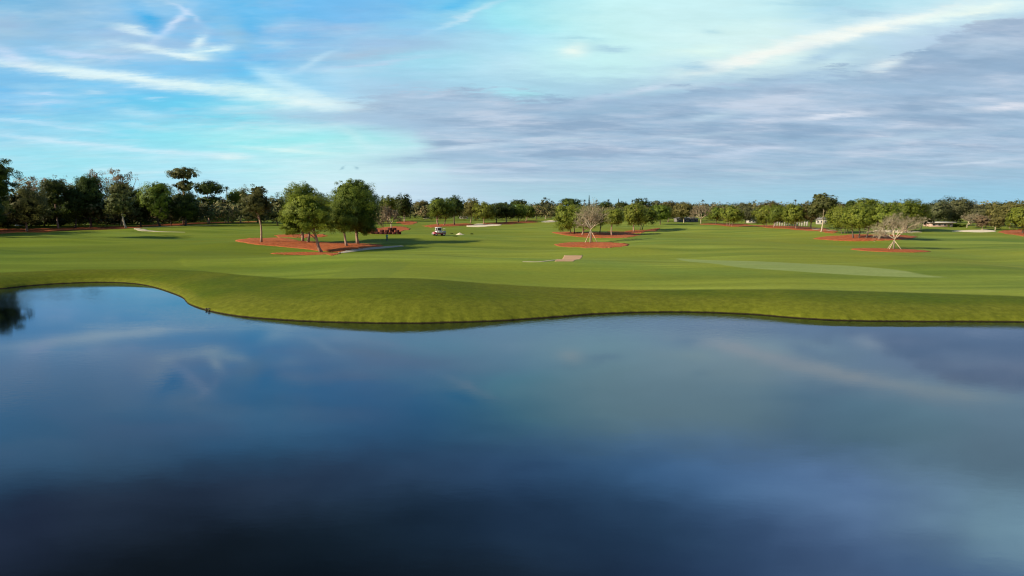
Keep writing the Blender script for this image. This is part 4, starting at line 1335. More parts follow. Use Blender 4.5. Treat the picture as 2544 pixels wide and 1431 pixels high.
def person():
    b = P(961.5, 599.0)
    root = empty('person', b, R(25)); tag(root, 'person in a teal shirt and dark blue trousers standing in the pine shade', 'person')
    J = [(0, 0, .92), (0, .01, 1.12), (0, .02, 1.34), (0, .0, 1.44), (0, -.01, 1.52), (0, -.02, 1.60), (0, -.01, 1.68),          # 0 pelvis .. 6 head top
         (.19, .01, 1.36), (.25, .0, 1.10), (.24, -.12, .88), (.235, -.16, .80),
         (-.19, .01, 1.36), (-.25, .0, 1.10), (-.20, -.16, .92), (-.18, -.22, .86),
         (.10, 0, .86), (.13, -.02, .48), (.14, .02, .09), (.15, -.13, .035),
         (-.10, 0, .86), (-.12, .0, .48), (-.14, .05, .09), (-.15, -.10, .035)]
    E = [(0, 1), (1, 2), (2, 3), (3, 4), (4, 5), (5, 6), (2, 7), (7, 8), (8, 9), (9, 10), (2, 11), (11, 12), (12, 13), (13, 14),
         (0, 15), (15, 16), (16, 17), (17, 18), (0, 19), (19, 20), (20, 21), (21, 22)]
    Rr = [(.15, .11), (.14, .105), (.16, .11), .06, .065, (.082, .098), .06, .06, .045, .034, .028, .06, .045, .034, .028,
          .085, .06, .042, .036, .085, .06, .042, .036]
    body = skin_fig('body', J, E, Rr, M['skin'], root)
    # fingers, thumb and face are short skinned chains that join the body surface
    for sgn, w in ((1, J[10]), (-1, J[14])):
        for k, (dx, L) in enumerate([(-.024, .075), (-.008, .085), (.008, .08), (.024, .065)]):
            a = np.array(w) + [dx, -.01, -.02]
            skin_fig('finger', [tuple(a), tuple(a + [0, -.015, -L * .5]), tuple(a + [0, .0, -L])], [(0, 1), (1, 2)], [.010, .009, .007], M['skin'], body, 1)
        a = np.array(w) + [-.03 * sgn, -.02, 0]
        skin_fig('thumb', [tuple(a), tuple(a + [-.02 * sgn, -.02, -.03]), tuple(a + [-.02 * sgn, -.03, -.055])], [(0, 1), (1, 2)], [.011, .010, .008], M['skin'], body, 1)
    skin_fig('nose', [(0, -.10, 1.60), (0, -.125, 1.575)], [(0, 1)], [.012, .014], M['skin'], body, 1)
    for sx in (-.033, .033):
        skin_fig('eye', [(sx, -.105, 1.605), (sx, -.108, 1.604)], [(0, 1)], [.010, .010], M['hair'], body, 1)
    for sx in (-.088, .088):
        skin_fig('ear', [(sx, .0, 1.615), (sx, .0, 1.575)], [(0, 1)], [.016, .012], M['skin'], body, 1)
    skin_fig('mouth', [(-.022, -.103, 1.545), (.022, -.103, 1.545)], [(0, 1)], [.007, .007], M['red_paint'], body, 1)
    skin_fig('hair', [(0, -.015, 1.70), (0, .035, 1.665), (0, .055, 1.59), (0, .05, 1.51)], [(0, 1), (1, 2), (2, 3)], [(.075, .05), (.098, .085), (.092, .06), (.06, .04)], M['hair'], root)
    skin_fig('shirt', [(0, 0, .85), (0, .01, 1.14), (0, .02, 1.35), (0, .0, 1.42), (.19, .01, 1.365), (.245, 0, 1.12), (-.19, .01, 1.365), (-.245, 0, 1.12)],
             [(0, 1), (1, 2), (2, 3), (2, 4), (4, 5), (2, 6), (6, 7)], [(.185, .14), (.17, .13), (.185, .13), .075, .08, .062, .08, .062], M['teal'], root)
    skin_fig('trousers', [(0, 0, .99), (.10, 0, .85), (.13, -.02, .48), (.14, .02, .10), (-.10, 0, .85), (-.12, .0, .48), (-.14, .05, .10)],
             [(0, 1), (1, 2), (2, 3), (0, 4), (4, 5), (5, 6)], [(.165, .125), .105, .08, .062, .105, .08, .062], M['navy'], root)
    for x, y in ((.145, -.03), (-.145, 0.0)):
        skin_fig('shoe', [(x, y + .07, .05), (x, y - .06, .045), (x, y - .14, .035)], [(0, 1), (1, 2)], [.055, .05, .04], M['shoe'], root, 1)


person()

# ------------------------------------------------------------------ stacked bales, round bale, sand pile, dark clumps, stakes
M['bale'] = sheet_material('dark_red_straw', [(0.3, (.035, .009, .008)), (0.7, (.085, .022, .018))], 5.0)
M['bale_round'] = sheet_material('pinkish_red_wrap', [(0.3, (.26, .05, .045)), (0.7, (.42, .13, .11))], 3.0)
b0 = P(955, 582); sB = mpp(b0)


def bale_mesh():
    rng = np.random.default_rng(31)
    m = MB(); m.box((0, 0, .27), (.98, .62, .54), bev=.03)
    for yy in (-.17, .17):
        m.tube([(-.502, yy, .02), (-.502, yy, .52), (-.47, yy, .553), (.47, yy, .553), (.502, yy, .52), (.502, yy, .02)], .013, 4)
    V, F = leaf_quads(np.column_stack([rng.uniform(-.5, .5, 160), rng.choice([-.315, .315], 160), rng.uniform(.05, .5, 160)]), rng.normal(size=(160, 3)), .16, rng, .12)
    m.add(V, F)
    return m


proto = None
rng = np.random.default_rng(8)
k = 0
for lay, (x0, x1, nn) in enumerate([(-3.6, 4.4, 7), (-1.2, 4.0, 4), (1.0, 3.2, 2)]):
    for i in range(nn):
        x = x0 + (x1 - x0) * (i + .5) / nn + rng.uniform(-.06, .06)
        if proto is None:
            proto = bale_mesh().build('straw_bale', M['bale'])
            o = proto
        else:
            o = proto.copy(); COL.objects.link(o)
        yy = b0[1] + rng.uniform(-.22, .22)
        gz = float(ground_z(np.array([b0[0] + x]), np.array([yy]))[0])
        o.location = (b0[0] + x, yy, gz + .06 + lay * .56)
        o.rotation_euler = (0, 0, rng.uniform(-.4, .4))
        tag(o, 'dark red straw bale in the stack under the tan bare tree', 'bale', 'dark red straw bales stacked under the tan tree')
rb = P(930, 581)
m = MB(); m.cyl((0, 0, .78), (.5, 1, 0), .78, 1.25, 28, .08)
aa = np.linspace(0, 2 * math.pi, 29)
ax = np.array([.447, .894, 0]); ux = np.array([.894, -.447, 0])
for off in (-.3, 0, .3):
    m.tube([ax * off + np.array([0, 0, .78]) + (ux * math.cos(t) + np.array([0, 0, 1]) * math.sin(t)) * .785 for t in aa], .014, 4, cap=False)
o = m.build('round_bale', M['bale_round'], smooth=False)
o.location = [float(v) for v in rb]
tag(o, 'big round pinkish red bale at the left end of the bale stack', 'bale')

sp = P(1142, 583.5)
rng = np.random.default_rng(3)
V = [(0, 0, .62)]
for t in np.linspace(0, 1, 12)[1:]:
    for a in np.linspace(0, 2 * math.pi, 33)[:-1]:
        rr = t * (1.18 + .12 * math.sin(3 * a + 1) + .06 * math.sin(7 * a))
        V.append((rr * math.cos(a) * 1.05, rr * math.sin(a), .64 * (1 - t) ** .85 * (1 - .25 * t) * (1 + .06 * rng.normal()) + (-.08 if t > .99 else 0)))
F3 = [[0, 1 + q, 1 + (q + 1) % 32] for q in range(32)]
F4 = [[1 + r_ * 32 + q, 33 + r_ * 32 + q, 33 + r_ * 32 + (q + 1) % 32, 1 + r_ * 32 + (q + 1) % 32] for r_ in range(10) for q in range(32)]
o = mk('sand_pile', V, [np.array(F4), np.array(F3)], M['sand'], smooth=True); o.location = [float(v) for v in sp]
tag(o, 'small heap of pale sand on the fairway right of the utility vehicle', 'sand pile')

for x, y, h, lb in [(1172, 582, .42, 'low dark clump right of the sand heap'), (1131, 587, .16, 'flat dark clump in front of the sand heap'), (1122, 580.5, .22, 'faint dark clump between vehicle and sand heap')]:
    c = P(x, y); rng = np.random.default_rng(int(x))
    n = 420
    a = rng.uniform(0, 6.28, n); rr = np.sqrt(rng.uniform(0, 1, n)) * .55
    C = np.column_stack([rr * np.cos(a), rr * np.sin(a), h * rng.uniform(.05, 1, n) * (1 - (rr / .62) ** 2)])
    V, F = leaf_quads(C, rng.normal(size=(n, 3)), .16, rng, .3)
    o = mk('dark_clump', V, [F], M['pine_dark']); o.location = [float(v) for v in c]  # low mound of small dark quads
    tag(o, lb, 'grass clump', 'dark clumps near the sand heap')

M['stake'] = bark_mat('weathered_stake', (.02, .014, .008), (.06, .045, .03))
for x, y, h, lb in [(512.5, 771.5, .24, 'short dark stake at the pond edge, left of the pair'), (519, 773.5, .30, 'short dark stake at the pond edge, right of the pair')]:
    c = P(x, y)
    m = MB()
    m.tube([(0, 0, -.3), (.01, 0, h * .5), (0, 0, h - .05), (0, 0, h)], [.05, .05, .05, .035], 8)
    m.tube([(-.11, 0, h - .09), (.16, 0, h - .07)], [.035, .03], 6)
    o = m.build('stake', M['stake']); o.location = [float(v) for v in c]
    tag(o, lb, 'stake', 'dark stakes at the pond edge')

# ------------------------------------------------------------------ sky and sun
SUN_AZ = math.atan2(-0.91, -0.41)      # measured from +Y towards +X
SUN_EL = R(26)
sun = bpy.data.objects.new('sun', bpy.data.lights.new('sun', 'SUN'))
COL.objects.link(sun)
sun.data.energy = 4.7
sun.data.angle = R(0.5)
sun.data.color = (1.0, 0.86, 0.66)
tosun = Vector((math.sin(SUN_AZ) * math.cos(SUN_EL), math.cos(SUN_AZ) * math.cos(SUN_EL), math.sin(SUN_EL)))
sun.rotation_euler = tosun.to_track_quat('Z', 'Y').to_euler()
sun.location = (-60, -30, 60)

EXPO = 0.8
SKYSTR = 0.1
GAIN = 1.0 / SKYSTR / 2 ** EXPO


def lin(c):
    return tuple((v / 255 / 12.92) if v / 255 < .04045 else ((v / 255 + .055) / 1.055) ** 2.4 for v in c)


XS = [0, 212, 424, 636, 848, 1060, 1272, 1484, 1696, 1908, 2120, 2332, 2544]
SKY = {
    0:   [(118, 185, 226), (132, 190, 226), (120, 190, 236), (108, 192, 240), (116, 188, 240), (105, 192, 240), (150, 222, 240), (188, 246, 240), (198, 247, 242), (195, 245, 240), (168, 214, 235), (180, 240, 240), (190, 238, 240)],
    60:  [(160, 192, 224), (138, 184, 226), (118, 190, 236), (92, 184, 236), (126, 188, 236), (154, 198, 236), (164, 232, 242), (194, 247, 238), (199, 247, 240), (204, 247, 240), (194, 236, 240), (215, 244, 243), (190, 205, 232)],
    120: [(150, 188, 225), (150, 190, 229), (160, 205, 240), (70, 183, 240), (160, 188, 226), (166, 200, 230), (174, 230, 240), (194, 249, 240), (205, 248, 240), (226, 250, 242), (195, 238, 238), (168, 190, 226), (158, 180, 215)],
    180: [(112, 193, 240), (136, 203, 240), (106, 188, 240), (90, 188, 240), (150, 212, 240), (150, 222, 240), (184, 234, 238), (194, 249, 240), (190, 236, 238), (198, 226, 238), (185, 205, 230), (160, 184, 215), (160, 178, 212)],
    240: [(118, 193, 240), (113, 198, 240), (98, 193, 238), (112, 205, 240), (180, 232, 246), (165, 192, 226), (168, 216, 236), (166, 192, 223), (160, 185, 217), (154, 180, 215), (151, 178, 212), (156, 180, 212), (164, 184, 215)],
    300: [(148, 200, 238), (126, 208, 240), (112, 213, 240), (136, 226, 240), (170, 210, 233), (175, 196, 226), (167, 190, 221), (155, 182, 214), (152, 178, 211), (160, 183, 216), (157, 180, 213), (155, 180, 210), (164, 185, 214)],
    360: [(155, 223, 242), (152, 226, 242), (156, 230, 242), (160, 236, 240), (165, 240, 239), (188, 226, 236), (161, 190, 219), (155, 182, 213), (155, 180, 212), (159, 183, 214), (163, 185, 215), (160, 183, 212), (160, 182, 212)],
    420: [(163, 226, 240), (164, 229, 240), (172, 234, 242), (178, 240, 240), (198, 244, 240), (192, 224, 236), (170, 193, 222), (165, 190, 218), (164, 189, 218), (164, 188, 215), (165, 190, 218), (164, 188, 215), (160, 190, 218)],
    470: [(168, 229, 242), (168, 229, 242), (172, 231, 241), (184, 239, 240), (208, 244, 242), (192, 217, 236), (176, 204, 226), (170, 204, 225), (168, 200, 225), (165, 199, 225), (160, 197, 225), (155, 195, 225), (155, 195, 226)],
    540: [(168, 228, 242), (168, 228, 242), (172, 230, 241), (184, 236, 240), (204, 240, 242), (190, 217, 236), (176, 204, 226), (168, 203, 225), (164, 200, 225), (160, 198, 225), (156, 195, 225), (152, 194, 225), (152, 194, 226)],
}
# the sky above the frame, known from its mirror image in the pond (colour seen in the water / Fresnel)
HIGH = {
    21.5: (.134, [(36, 46, 70), (40, 52, 74), (40, 52, 74), (42, 58, 84), (42, 62, 90), (44, 70, 102), (46, 76, 112), (52, 86, 122), (60, 95, 135), (70, 98, 136), (78, 102, 138), (90, 112, 146), (98, 122, 152)]),
    26: (.095, [(17, 23, 31), (20, 26, 36), (20, 27, 37), (21, 31, 44), (22, 35, 50), (26, 43, 63), (31, 51, 77), (34, 56, 84), (38, 62, 92), (50, 72, 106), (62, 82, 117), (64, 87, 122), (66, 91, 127)]),
    30: (.070, [(14, 18, 24), (15, 20, 27), (15, 22, 30), (17, 25, 35), (20, 28, 41), (22, 33, 48), (25, 38, 56), (31, 48, 72), (38, 58, 90), (46, 66, 100), (55, 75, 110), (58, 80, 117), (60, 85, 125)]),
}


def azel(px, py):
    d = ray(px, py); d = d / np.linalg.norm(d)
    return math.atan2(d[0], d[1]), math.asin(d[2])


HIGH[40] = HIGH[30]
AZ0, AZ1 = -0.85, 0.85
NAZ = 25
YS = sorted(SKY)
def grade(c):
    r, g, b = c                                  # the lavender greys of the photograph are a shade greener
    if g > 226 and 170 < r < 222:
        return (r + 5, g - 6, b + 3)
    return (r, g + 7, b) if g < 210 and r > 145 else (r, g, b)


GRID = np.array([[lin(grade(c)) for c in SKY[y]] for y in YS])


def sky_at(az, el):
    d = np.array([math.sin(az) * math.cos(el), math.cos(az) * math.cos(el), math.sin(el)])
    x = 1272 + FPX * d[0] / (d @ FWD); y = 715.5 - FPX * (d @ UP) / (d @ FWD)
    x = min(max(x, 0), 2544); y = min(max(y, 0), 540)
    j = np.searchsorted(XS, x) - 1; j = min(max(j, 0), len(XS) - 2)
    i = np.searchsorted(YS, y) - 1; i = min(max(i, 0), len(YS) - 2)
    fx = (x - XS[j]) / (XS[j + 1] - XS[j]); fy = (y - YS[i]) / (YS[i + 1] - YS[i])
    return GRID[i, j] * (1 - fx) * (1 - fy) + GRID[i, j + 1] * fx * (1 - fy) + GRID[i + 1, j] * (1 - fx) * fy + GRID[i + 1, j + 1] * fx * fy


ELS = [R(v) for v in (-2, 1.2, 3.2, 5.2, 7.2, 9.2, 11.2, 13.0, 14.8, 16.6)]
ROWS = [(e, [sky_at(a, e) for a in np.linspace(AZ0, AZ1, NAZ)]) for e in ELS]
def fresnel(el, n=1.6):
    ci = math.sin(el); g = math.sqrt(n * n - 1 + ci * ci)
    return .5 * ((g - ci) / (g + ci)) ** 2 * (1 + ((ci * (g + ci) - 1) / (ci * (g - ci) + 1)) ** 2)


for e, (fr, cols) in HIGH.items():
    fr = fresnel(R(e)) * np.array([.70, .81, 1.0])
    cs = []
    for a in np.linspace(AZ0, AZ1, NAZ):
        x = min(max(1272 + FPX * math.tan(a), 0), 2544)
        j = min(max(np.searchsorted(XS, x) - 1, 0), len(XS) - 2)
        fx = (x - XS[j]) / (XS[j + 1] - XS[j])
        c = (np.array(lin(cols[j])) * (1 - fx) + np.array(lin(cols[j + 1])) * fx - np.array([.0015, .002, .003])) / fr
        c = c * np.interp(a, [-.6, -.3, 0, .3, .6], [.38, .42, .8, 1.0, 1.05] if e > 28 else [.66, .70, .95, 1.05, 1.1] if e > 24 else [.80, .85, 1.0, 1.2, 1.35])
        c = np.clip(c, .008, 2.0); c = (c * .85 + c.mean() * .15) * np.array([.86, .98, 1.0])
        cs.append(c)
    ROWS.append((R(e), cs))

STREAKS = [
    # cx, cy, half length, half width, angle (deg, + = down to the right), colour, strength
    (110, 172, 190, 12, 8, (232, 250, 250), .75), (300, 192, 190, 13, 9, (232, 250, 250), .8), (470, 213, 170, 14, 7, (228, 250, 250), .75),
    (640, 232, 150, 24, 9, (222, 250, 248), .7), (780, 256, 90, 18, 5, (240, 253, 250), .8), (750, 232, 110, 20, 27, (205, 246, 245), .6), (700, 205, 70, 12, 25, (190, 240, 245), .5),
    (20, 140, 60, 22, 25, (205, 232, 245), .6),
    (345, 78, 60, 9, 12, (222, 244, 250), .75), (425, 66, 52, 9, -42, (214, 240, 250), .7), (455, 30, 40, 7, 30, (205, 235, 248), .55),
    (370, 120, 70, 9, 6, (222, 245, 250), .7), (460, 137, 55, 9, 8, (232, 250, 250), .85), (525, 122, 60, 8, -12, (225, 250, 250), .8), (495, 102, 26, 10, -40, (228, 248, 250), .75),
    (220, 138, 130, 8, 4, (200, 230, 245), .6), (370, 50, 55, 26, 35, (66, 176, 234), .75), (620, 70, 40, 44, 40, (84, 182, 236), .6), (590, 92, 70, 22, 38, (150, 190, 226), .6),
    (150, 350, 190, 7, 6, (208, 244, 248), .6), (420, 378, 190, 8, 4, (208, 246, 248), .6), (570, 390, 45, 8, 0, (228, 246, 246), .65), (720, 374, 120, 6, 4, (222, 248, 246), .6),
    (60, 300, 110, 7, 4, (196, 236, 246), .5), (170, 318, 110, 5, 7, (190, 236, 246), .5), (345, 283, 75, 15, 6, (188, 240, 245), .55), (340, 312, 60, 9, 8, (190, 240, 245), .45),
    (235, 226, 26, 4, 0, (190, 235, 246), .5), (385, 247, 26, 4, -4, (190, 235, 246), .5), (120, 258, 60, 6, 0, (196, 228, 244), .5), (110, 232, 50, 6, 5, (200, 232, 246), .45), (100, 215, 120, 10, 3, (165, 205, 238), .5),
    (690, 330, 160, 10, -6, (190, 244, 242), .45), (880, 340, 60, 12, 30, (200, 244, 240), .4), (580, 318, 50, 7, -12, (188, 242, 242), .5),
    (870, 292, 230, 12, 2, (166, 190, 222), .7), (700, 298, 80, 8, -4, (160, 205, 232), .5), (1050, 318, 150, 14, 8, (165, 190, 222), .6),
    (900, 136, 130, 15, -5, (170, 188, 220), .7), (930, 160, 140, 7, -6, (196, 214, 238), .5), (780, 155, 60, 8, -32, (190, 226, 246), .6), (1000, 60, 160, 18, -14, (150, 205, 240), .4), (1170, 32, 90, 7, -22, (200, 240, 244), .6), (1130, 8, 60, 12, -20, (80, 188, 240), .6),
    (1000, 242, 130, 26, 8, (166, 190, 222), .65), (1080, 392, 150, 12, -4, (158, 182, 214), .8), (1160, 366, 120, 6, -5, (205, 224, 240), .6), (1150, 425, 160, 5, 1, (205, 232, 240), .5), (1260, 446, 130, 4, 1, (205, 225, 238), .55),
    (1950, 118, 190, 17, -14, (248, 253, 245), .85), (2170, 72, 210, 14, -13, (250, 254, 246), .85), (2420, 32, 170, 16, -8, (238, 253, 246), .8), (1850, 150, 130, 14, -14, (246, 250, 245), .75), (1730, 128, 90, 14, -3, (226, 250, 240), .6), (2200, 158, 46, 15, -14, (232, 244, 245), .8),
    (1425, 127, 32, 16, 0, (236, 250, 242), .8), (1516, 123, 46, 9, 3, (165, 196, 224), .7), (1726, 168, 56, 9, 3, (166, 198, 226), .75), (1440, 95, 70, 5, 2, (168, 208, 228), .5), (1770, 78, 24, 9, 10, (172, 214, 228), .5),
    (2150, 28, 80, 10, 3, (168, 200, 228), .7), (2060, 50, 50, 9, -8, (174, 208, 230), .5), (2030, 8, 130, 6, 0, (165, 205, 230), .6), (2080, 122, 100, 16, 4, (168, 196, 224), .55), (2030, 145, 70, 12, -15, (166, 192, 224), .6),
    (1330, 205, 100, 16, 5, (166, 200, 226), .6), (1290, 228, 60, 9, 2, (166, 232, 238), .5),
    (2072, 286, 108, 7, -3, (222, 230, 242), .85), (2500, 267, 90, 10, -2, (226, 230, 240), .75), (1770, 289, 60, 9, -9, (190, 208, 232), .7), (1860, 374, 105, 7, -7, (198, 214, 234), .7), (2230, 344, 230, 8, -6, (182, 200, 226), .6),
    (2430, 403, 110, 4, -4, (204, 222, 238), .7), (2300, 395, 60, 4, -3, (190, 212, 234), .5), (2480, 110, 90, 16, -3, (186, 200, 226), .6), (1600, 222, 60, 8, -12, (208, 224, 240), .7), (1480, 245, 60, 8, -8, (196, 214, 234), .6), (1700, 216, 80, 7, -6, (204, 226, 238), .5),
    (1400, 347, 60, 4, 0, (188, 206, 228), .5), (1720, 340, 90, 6, -4, (178, 198, 224), .5), (1500, 255, 300, 14, -4, (156, 180, 214), .5), (1950, 200, 250, 20, -12, (158, 182, 216), .45),
    (2350, 200, 260, 30, -14, (156, 178, 212), .5), (1650, 410, 300, 6, 1, (176, 196, 222), .4), (2000, 430, 300, 5, -1, (180, 204, 226), .4),
    (852, 418, 7, 3, -40, (128, 170, 190), .5), (886, 418, 6, 3, 30, (128, 170, 190), .5),
]


def build_world():
    w = bpy.data.worlds.new('World'); SC.world = w
    w.use_nodes = True
    nt = w.node_tree; N, L = nt.nodes, nt.links
    bg = N['Background']
    tc = N.new('ShaderNodeTexCoord')
    dirv = tc.outputs['Generated']
    sep = N.new('ShaderNodeSeparateXYZ'); L.new(dirv, sep.inputs[0])
    x, y, z = sep.outputs
    az = math_n(nt, 'ARCTAN2', x, y)
    el = math_n(nt, 'ARCSINE', z)
    # turbulence measured on a cloud layer overhead, so it shrinks towards the horizon
    zz = math_n(nt, 'ADD', math_n(nt, 'MAXIMUM', z, 0.0), 0.12)
    cmb = N.new('ShaderNodeCombineXYZ')
    L.new(math_n(nt, 'DIVIDE', x, zz), cmb.inputs[0]); L.new(math_n(nt, 'DIVIDE', y, zz), cmb.inputs[1])
    pl = cmb.outputs[0]
    pst = mapping(nt, pl, rot=(0, 0, R(-12)), scale=(.55, 1.6, 1))
    nA = noise(nt, pst, 1.1, 5, .6, out=1)
    sA = N.new('ShaderNodeSeparateColor'); L.new(nA, sA.inputs[0])
    nB = noise(nt, mapping(nt, pl, rot=(0, 0, R(-8)), scale=(1.0, 2.2, 1)), 4.5, 6, .68, out=1)
    sB_ = N.new('ShaderNodeSeparateColor'); L.new(nB, sB_.inputs[0])
    c5 = lambda s: math_n(nt, 'SUBTRACT', s, 0.5)
    elf = math_n(nt, 'MULTIPLY', math_n(nt, 'ADD', math_n(nt, 'MAXIMUM', el, 0.0), 0.03), 3.6)
    elf = math_n(nt, 'MINIMUM', elf, 1.15)
    dU = math_n(nt, 'ADD', math_n(nt, 'MULTIPLY', c5(sA.outputs[0]), .17), math_n(nt, 'MULTIPLY', c5(sB_.outputs[0]), .07))
    dV = math_n(nt, 'MULTIPLY', elf, math_n(nt, 'ADD', math_n(nt, 'MULTIPLY', c5(sA.outputs[1]), .055), math_n(nt, 'MULTIPLY', c5(sB_.outputs[1]), .042)))
    U = math_n(nt, 'ADD', az, dU)
    Vv = math_n(nt, 'ADD', el, dV)
    un = math_n(nt, 'DIVIDE', math_n(nt, 'SUBTRACT', U, AZ0), AZ1 - AZ0, clamp=True)
    col = None
    for i, (e, cols) in enumerate(ROWS):
        c = ramp(nt, un, [(k / (NAZ - 1), tuple(float(q) for q in cols[k])) for k in range(NAZ)], 'LINEAR')
        if col is None:
            col = c
        else:
            e0 = ROWS[i - 1][0]
            mr = N.new('ShaderNodeMapRange'); mr.interpolation_type = 'SMOOTHSTEP'
            L.new(Vv, mr.inputs[0]); mr.inputs[1].default_value = e0; mr.inputs[2].default_value = e
            col = mixc(nt, mr.outputs[0], col, c)
    # the grey cloud deck on the right, with a ragged upper edge
    def edge(pts):
        q = [azel(*p) for p in pts]
        stops = []
        for k in range(30):
            a_ = AZ0 + (AZ1 - AZ0) * k / 29
            v = np.interp(a_, [t[0] for t in q], [t[1] for t in q])
            stops.append((k / 29, (v / .4,) * 3))
        r_ = ramp(nt, math_n(nt, 'DIVIDE', math_n(nt, 'SUBTRACT', math_n(nt, 'MULTIPLY_ADD', dU, .25, az), AZ0), AZ1 - AZ0, clamp=True), stops)
        b_ = N.new('ShaderNodeRGBToBW'); L.new(r_, b_.inputs[0])
        return math_n(nt, 'MULTIPLY', b_.outputs[0], .4)
    etop = edge([(700, 296), (800, 280), (880, 262), (960, 232), (1100, 222), (1250, 240), (1380, 244), (1500, 238), (1600, 226), (1750, 210), (1880, 192), (2000, 178), (2120, 168), (2220, 160), (2250, 118), (2350, 74), (2450, 45), (2544, 22), (2750, -30)])
    ebot = edge([(700, 298), (800, 300), (920, 308), (1020, 318), (1050, 345), (1000, 396), (1040, 412), (1130, 445), (1250, 480), (1400, 520), (1600, 560), (2544, 600)])
    rag = math_n(nt, 'MULTIPLY', elf, math_n(nt, 'MULTIPLY_ADD', c5(sB_.outputs[1]), -.11, math_n(nt, 'MULTIPLY', c5(sA.outputs[2]), .045)))
    er = math_n(nt, 'ADD', el, rag)
    up = N.new('ShaderNodeMapRange'); up.interpolation_type = 'SMOOTHSTEP'
    L.new(math_n(nt, 'SUBTRACT', etop, er), up.inputs[0]); up.inputs[1].default_value = -.004; up.inputs[2].default_value = .012
    dn_ = N.new('ShaderNodeMapRange'); dn_.interpolation_type = 'SMOOTHSTEP'
    L.new(math_n(nt, 'SUBTRACT', er, ebot), dn_.inputs[0]); dn_.inputs[1].default_value = -.020; dn_.inputs[2].default_value = .030
    deck = math_n(nt, 'MULTIPLY', math_n(nt, 'MULTIPLY', up.outputs[0], dn_.outputs[0]), .82)
    dcol = ramp(nt, math_n(nt, 'MULTIPLY_ADD', sB_.outputs[2], .5, math_n(nt, 'MULTIPLY', sA.outputs[2], .5)), [(.34, lin((147, 180, 207))), (.5, lin((160, 188, 214))), (.62, lin((178, 200, 224))), (.74, lin((208, 219, 236)))])
    low = N.new('ShaderNodeMapRange'); L.new(el, low.inputs[0]); low.inputs[1].default_value = .015; low.inputs[2].default_value = .08
    deck = math_n(nt, 'MULTIPLY', deck, low.outputs[0])
    col = mixc(nt, deck, col, dcol)
    nC = noise(nt, mapping(nt, pl, loc=(5, 2, 0), rot=(0, 0, R(-6)), scale=(.8, 1.7, 1)), 1.7, 5, .6, out=1)
    sC = N.new('ShaderNodeSeparateColor'); L.new(nC, sC.inputs[0])
    lump = ramp(nt, sC.outputs[0], [(.42, (0, 0, 0)), (.54, (.4, .4, .4)), (.64, (1, 1, 1))])
    lb = N.new('ShaderNodeRGBToBW'); L.new(lump, lb.inputs[0])
    col = mixc(nt, math_n(nt, 'MULTIPLY', math_n(nt, 'MULTIPLY', lb.outputs[0], deck), .9), col, lin((206, 217, 233)))
    dk = ramp(nt, sC.outputs[1], [(.47, (0, 0, 0)), (.62, (1, 1, 1))])
    db = N.new('ShaderNodeRGBToBW'); L.new(dk, db.inputs[0])
    col = mixc(nt, math_n(nt, 'MULTIPLY', math_n(nt, 'MULTIPLY', db.outputs[0], deck), .8), col, lin((134, 164, 194)))
    lf = N.new('ShaderNodeMapRange'); lf.interpolation_type = 'SMOOTHSTEP'
    L.new(az, lf.inputs[0]); lf.inputs[1].default_value = -.02; lf.inputs[2].default_value = -.30
    ce = N.new('ShaderNodeMapRange'); L.new(el, ce.inputs[0]); ce.inputs[1].default_value = R(19); ce.inputs[2].default_value = R(14.5)
    cir = ramp(nt, sC.outputs[2], [(.47, (0, 0, 0)), (.60, (.35, .35, .35)), (.72, (1, 1, 1))])
    cb = N.new('ShaderNodeRGBToBW'); L.new(cir, cb.inputs[0])
    col = mixc(nt, math_n(nt, 'MULTIPLY', math_n(nt, 'MULTIPLY', cb.outputs[0], lf.outputs[0]), math_n(nt, 'MULTIPLY', ce.outputs[0], .5)), col, lin((222, 242, 248)))
    ue = N.new('ShaderNodeMapRange'); ue.interpolation_type = 'SMOOTHSTEP'; L.new(el, ue.inputs[0]); ue.inputs[1].default_value = R(8); ue.inputs[2].default_value = R(12.5)
    mv = math_n(nt, 'MULTIPLY', math_n(nt, 'MULTIPLY', db.outputs[0], lf.outputs[0]), math_n(nt, 'MULTIPLY', math_n(nt, 'MULTIPLY', ue.outputs[0], ce.outputs[0]), .6))
    col = mixc(nt, mv, col, lin((158, 186, 222)))
    # single streaks, wisps and cloud edges
    dU2 = math_n(nt, 'MULTIPLY', dU, .16)
    dV2 = math_n(nt, 'MULTIPLY', elf, math_n(nt, 'ADD', math_n(nt, 'MULTIPLY', c5(sA.outputs[1]), .012), math_n(nt, 'MULTIPLY', c5(sB_.outputs[1]), .026)))
    A2 = math_n(nt, 'ADD', az, dU2)
    E2 = math_n(nt, 'ADD', el, dV2)
    fine = noise(nt, mapping(nt, pl, rot=(0, 0, R(-10)), scale=(1.1, 2.6, 1)), 7.0, 6, .7)
    fmod = math_n(nt, 'MULTIPLY_ADD', fine, 1.75, .15)
    for (cx, cy, hl, hw, ang, c, st) in STREAKS:
        a0, e0 = azel(cx, cy)
        a1, e1 = azel(cx + math.cos(R(ang)) * 20, cy + math.sin(R(ang)) * 20)
        k = math.hypot(a1 - a0, e1 - e0) / 20
        ca, sa = (a1 - a0) / (20 * k), (e1 - e0) / (20 * k)
        L_, W_ = 1 / (hl * k), 1 / (hw * k)
        p = math_n(nt, 'MULTIPLY_ADD', A2, ca * L_, math_n(nt, 'MULTIPLY_ADD', E2, sa * L_, -(a0 * ca + e0 * sa) * L_))
        q = math_n(nt, 'MULTIPLY_ADD', A2, -sa * W_, math_n(nt, 'MULTIPLY_ADD', E2, ca * W_, (a0 * sa - e0 * ca) * W_))
        d2 = math_n(nt, 'MULTIPLY_ADD', q, q, math_n(nt, 'MULTIPLY', p, p))
        g = math_n(nt, 'EXPONENT', math_n(nt, 'MULTIPLY_ADD', d2, -1.0, math.log(st)))
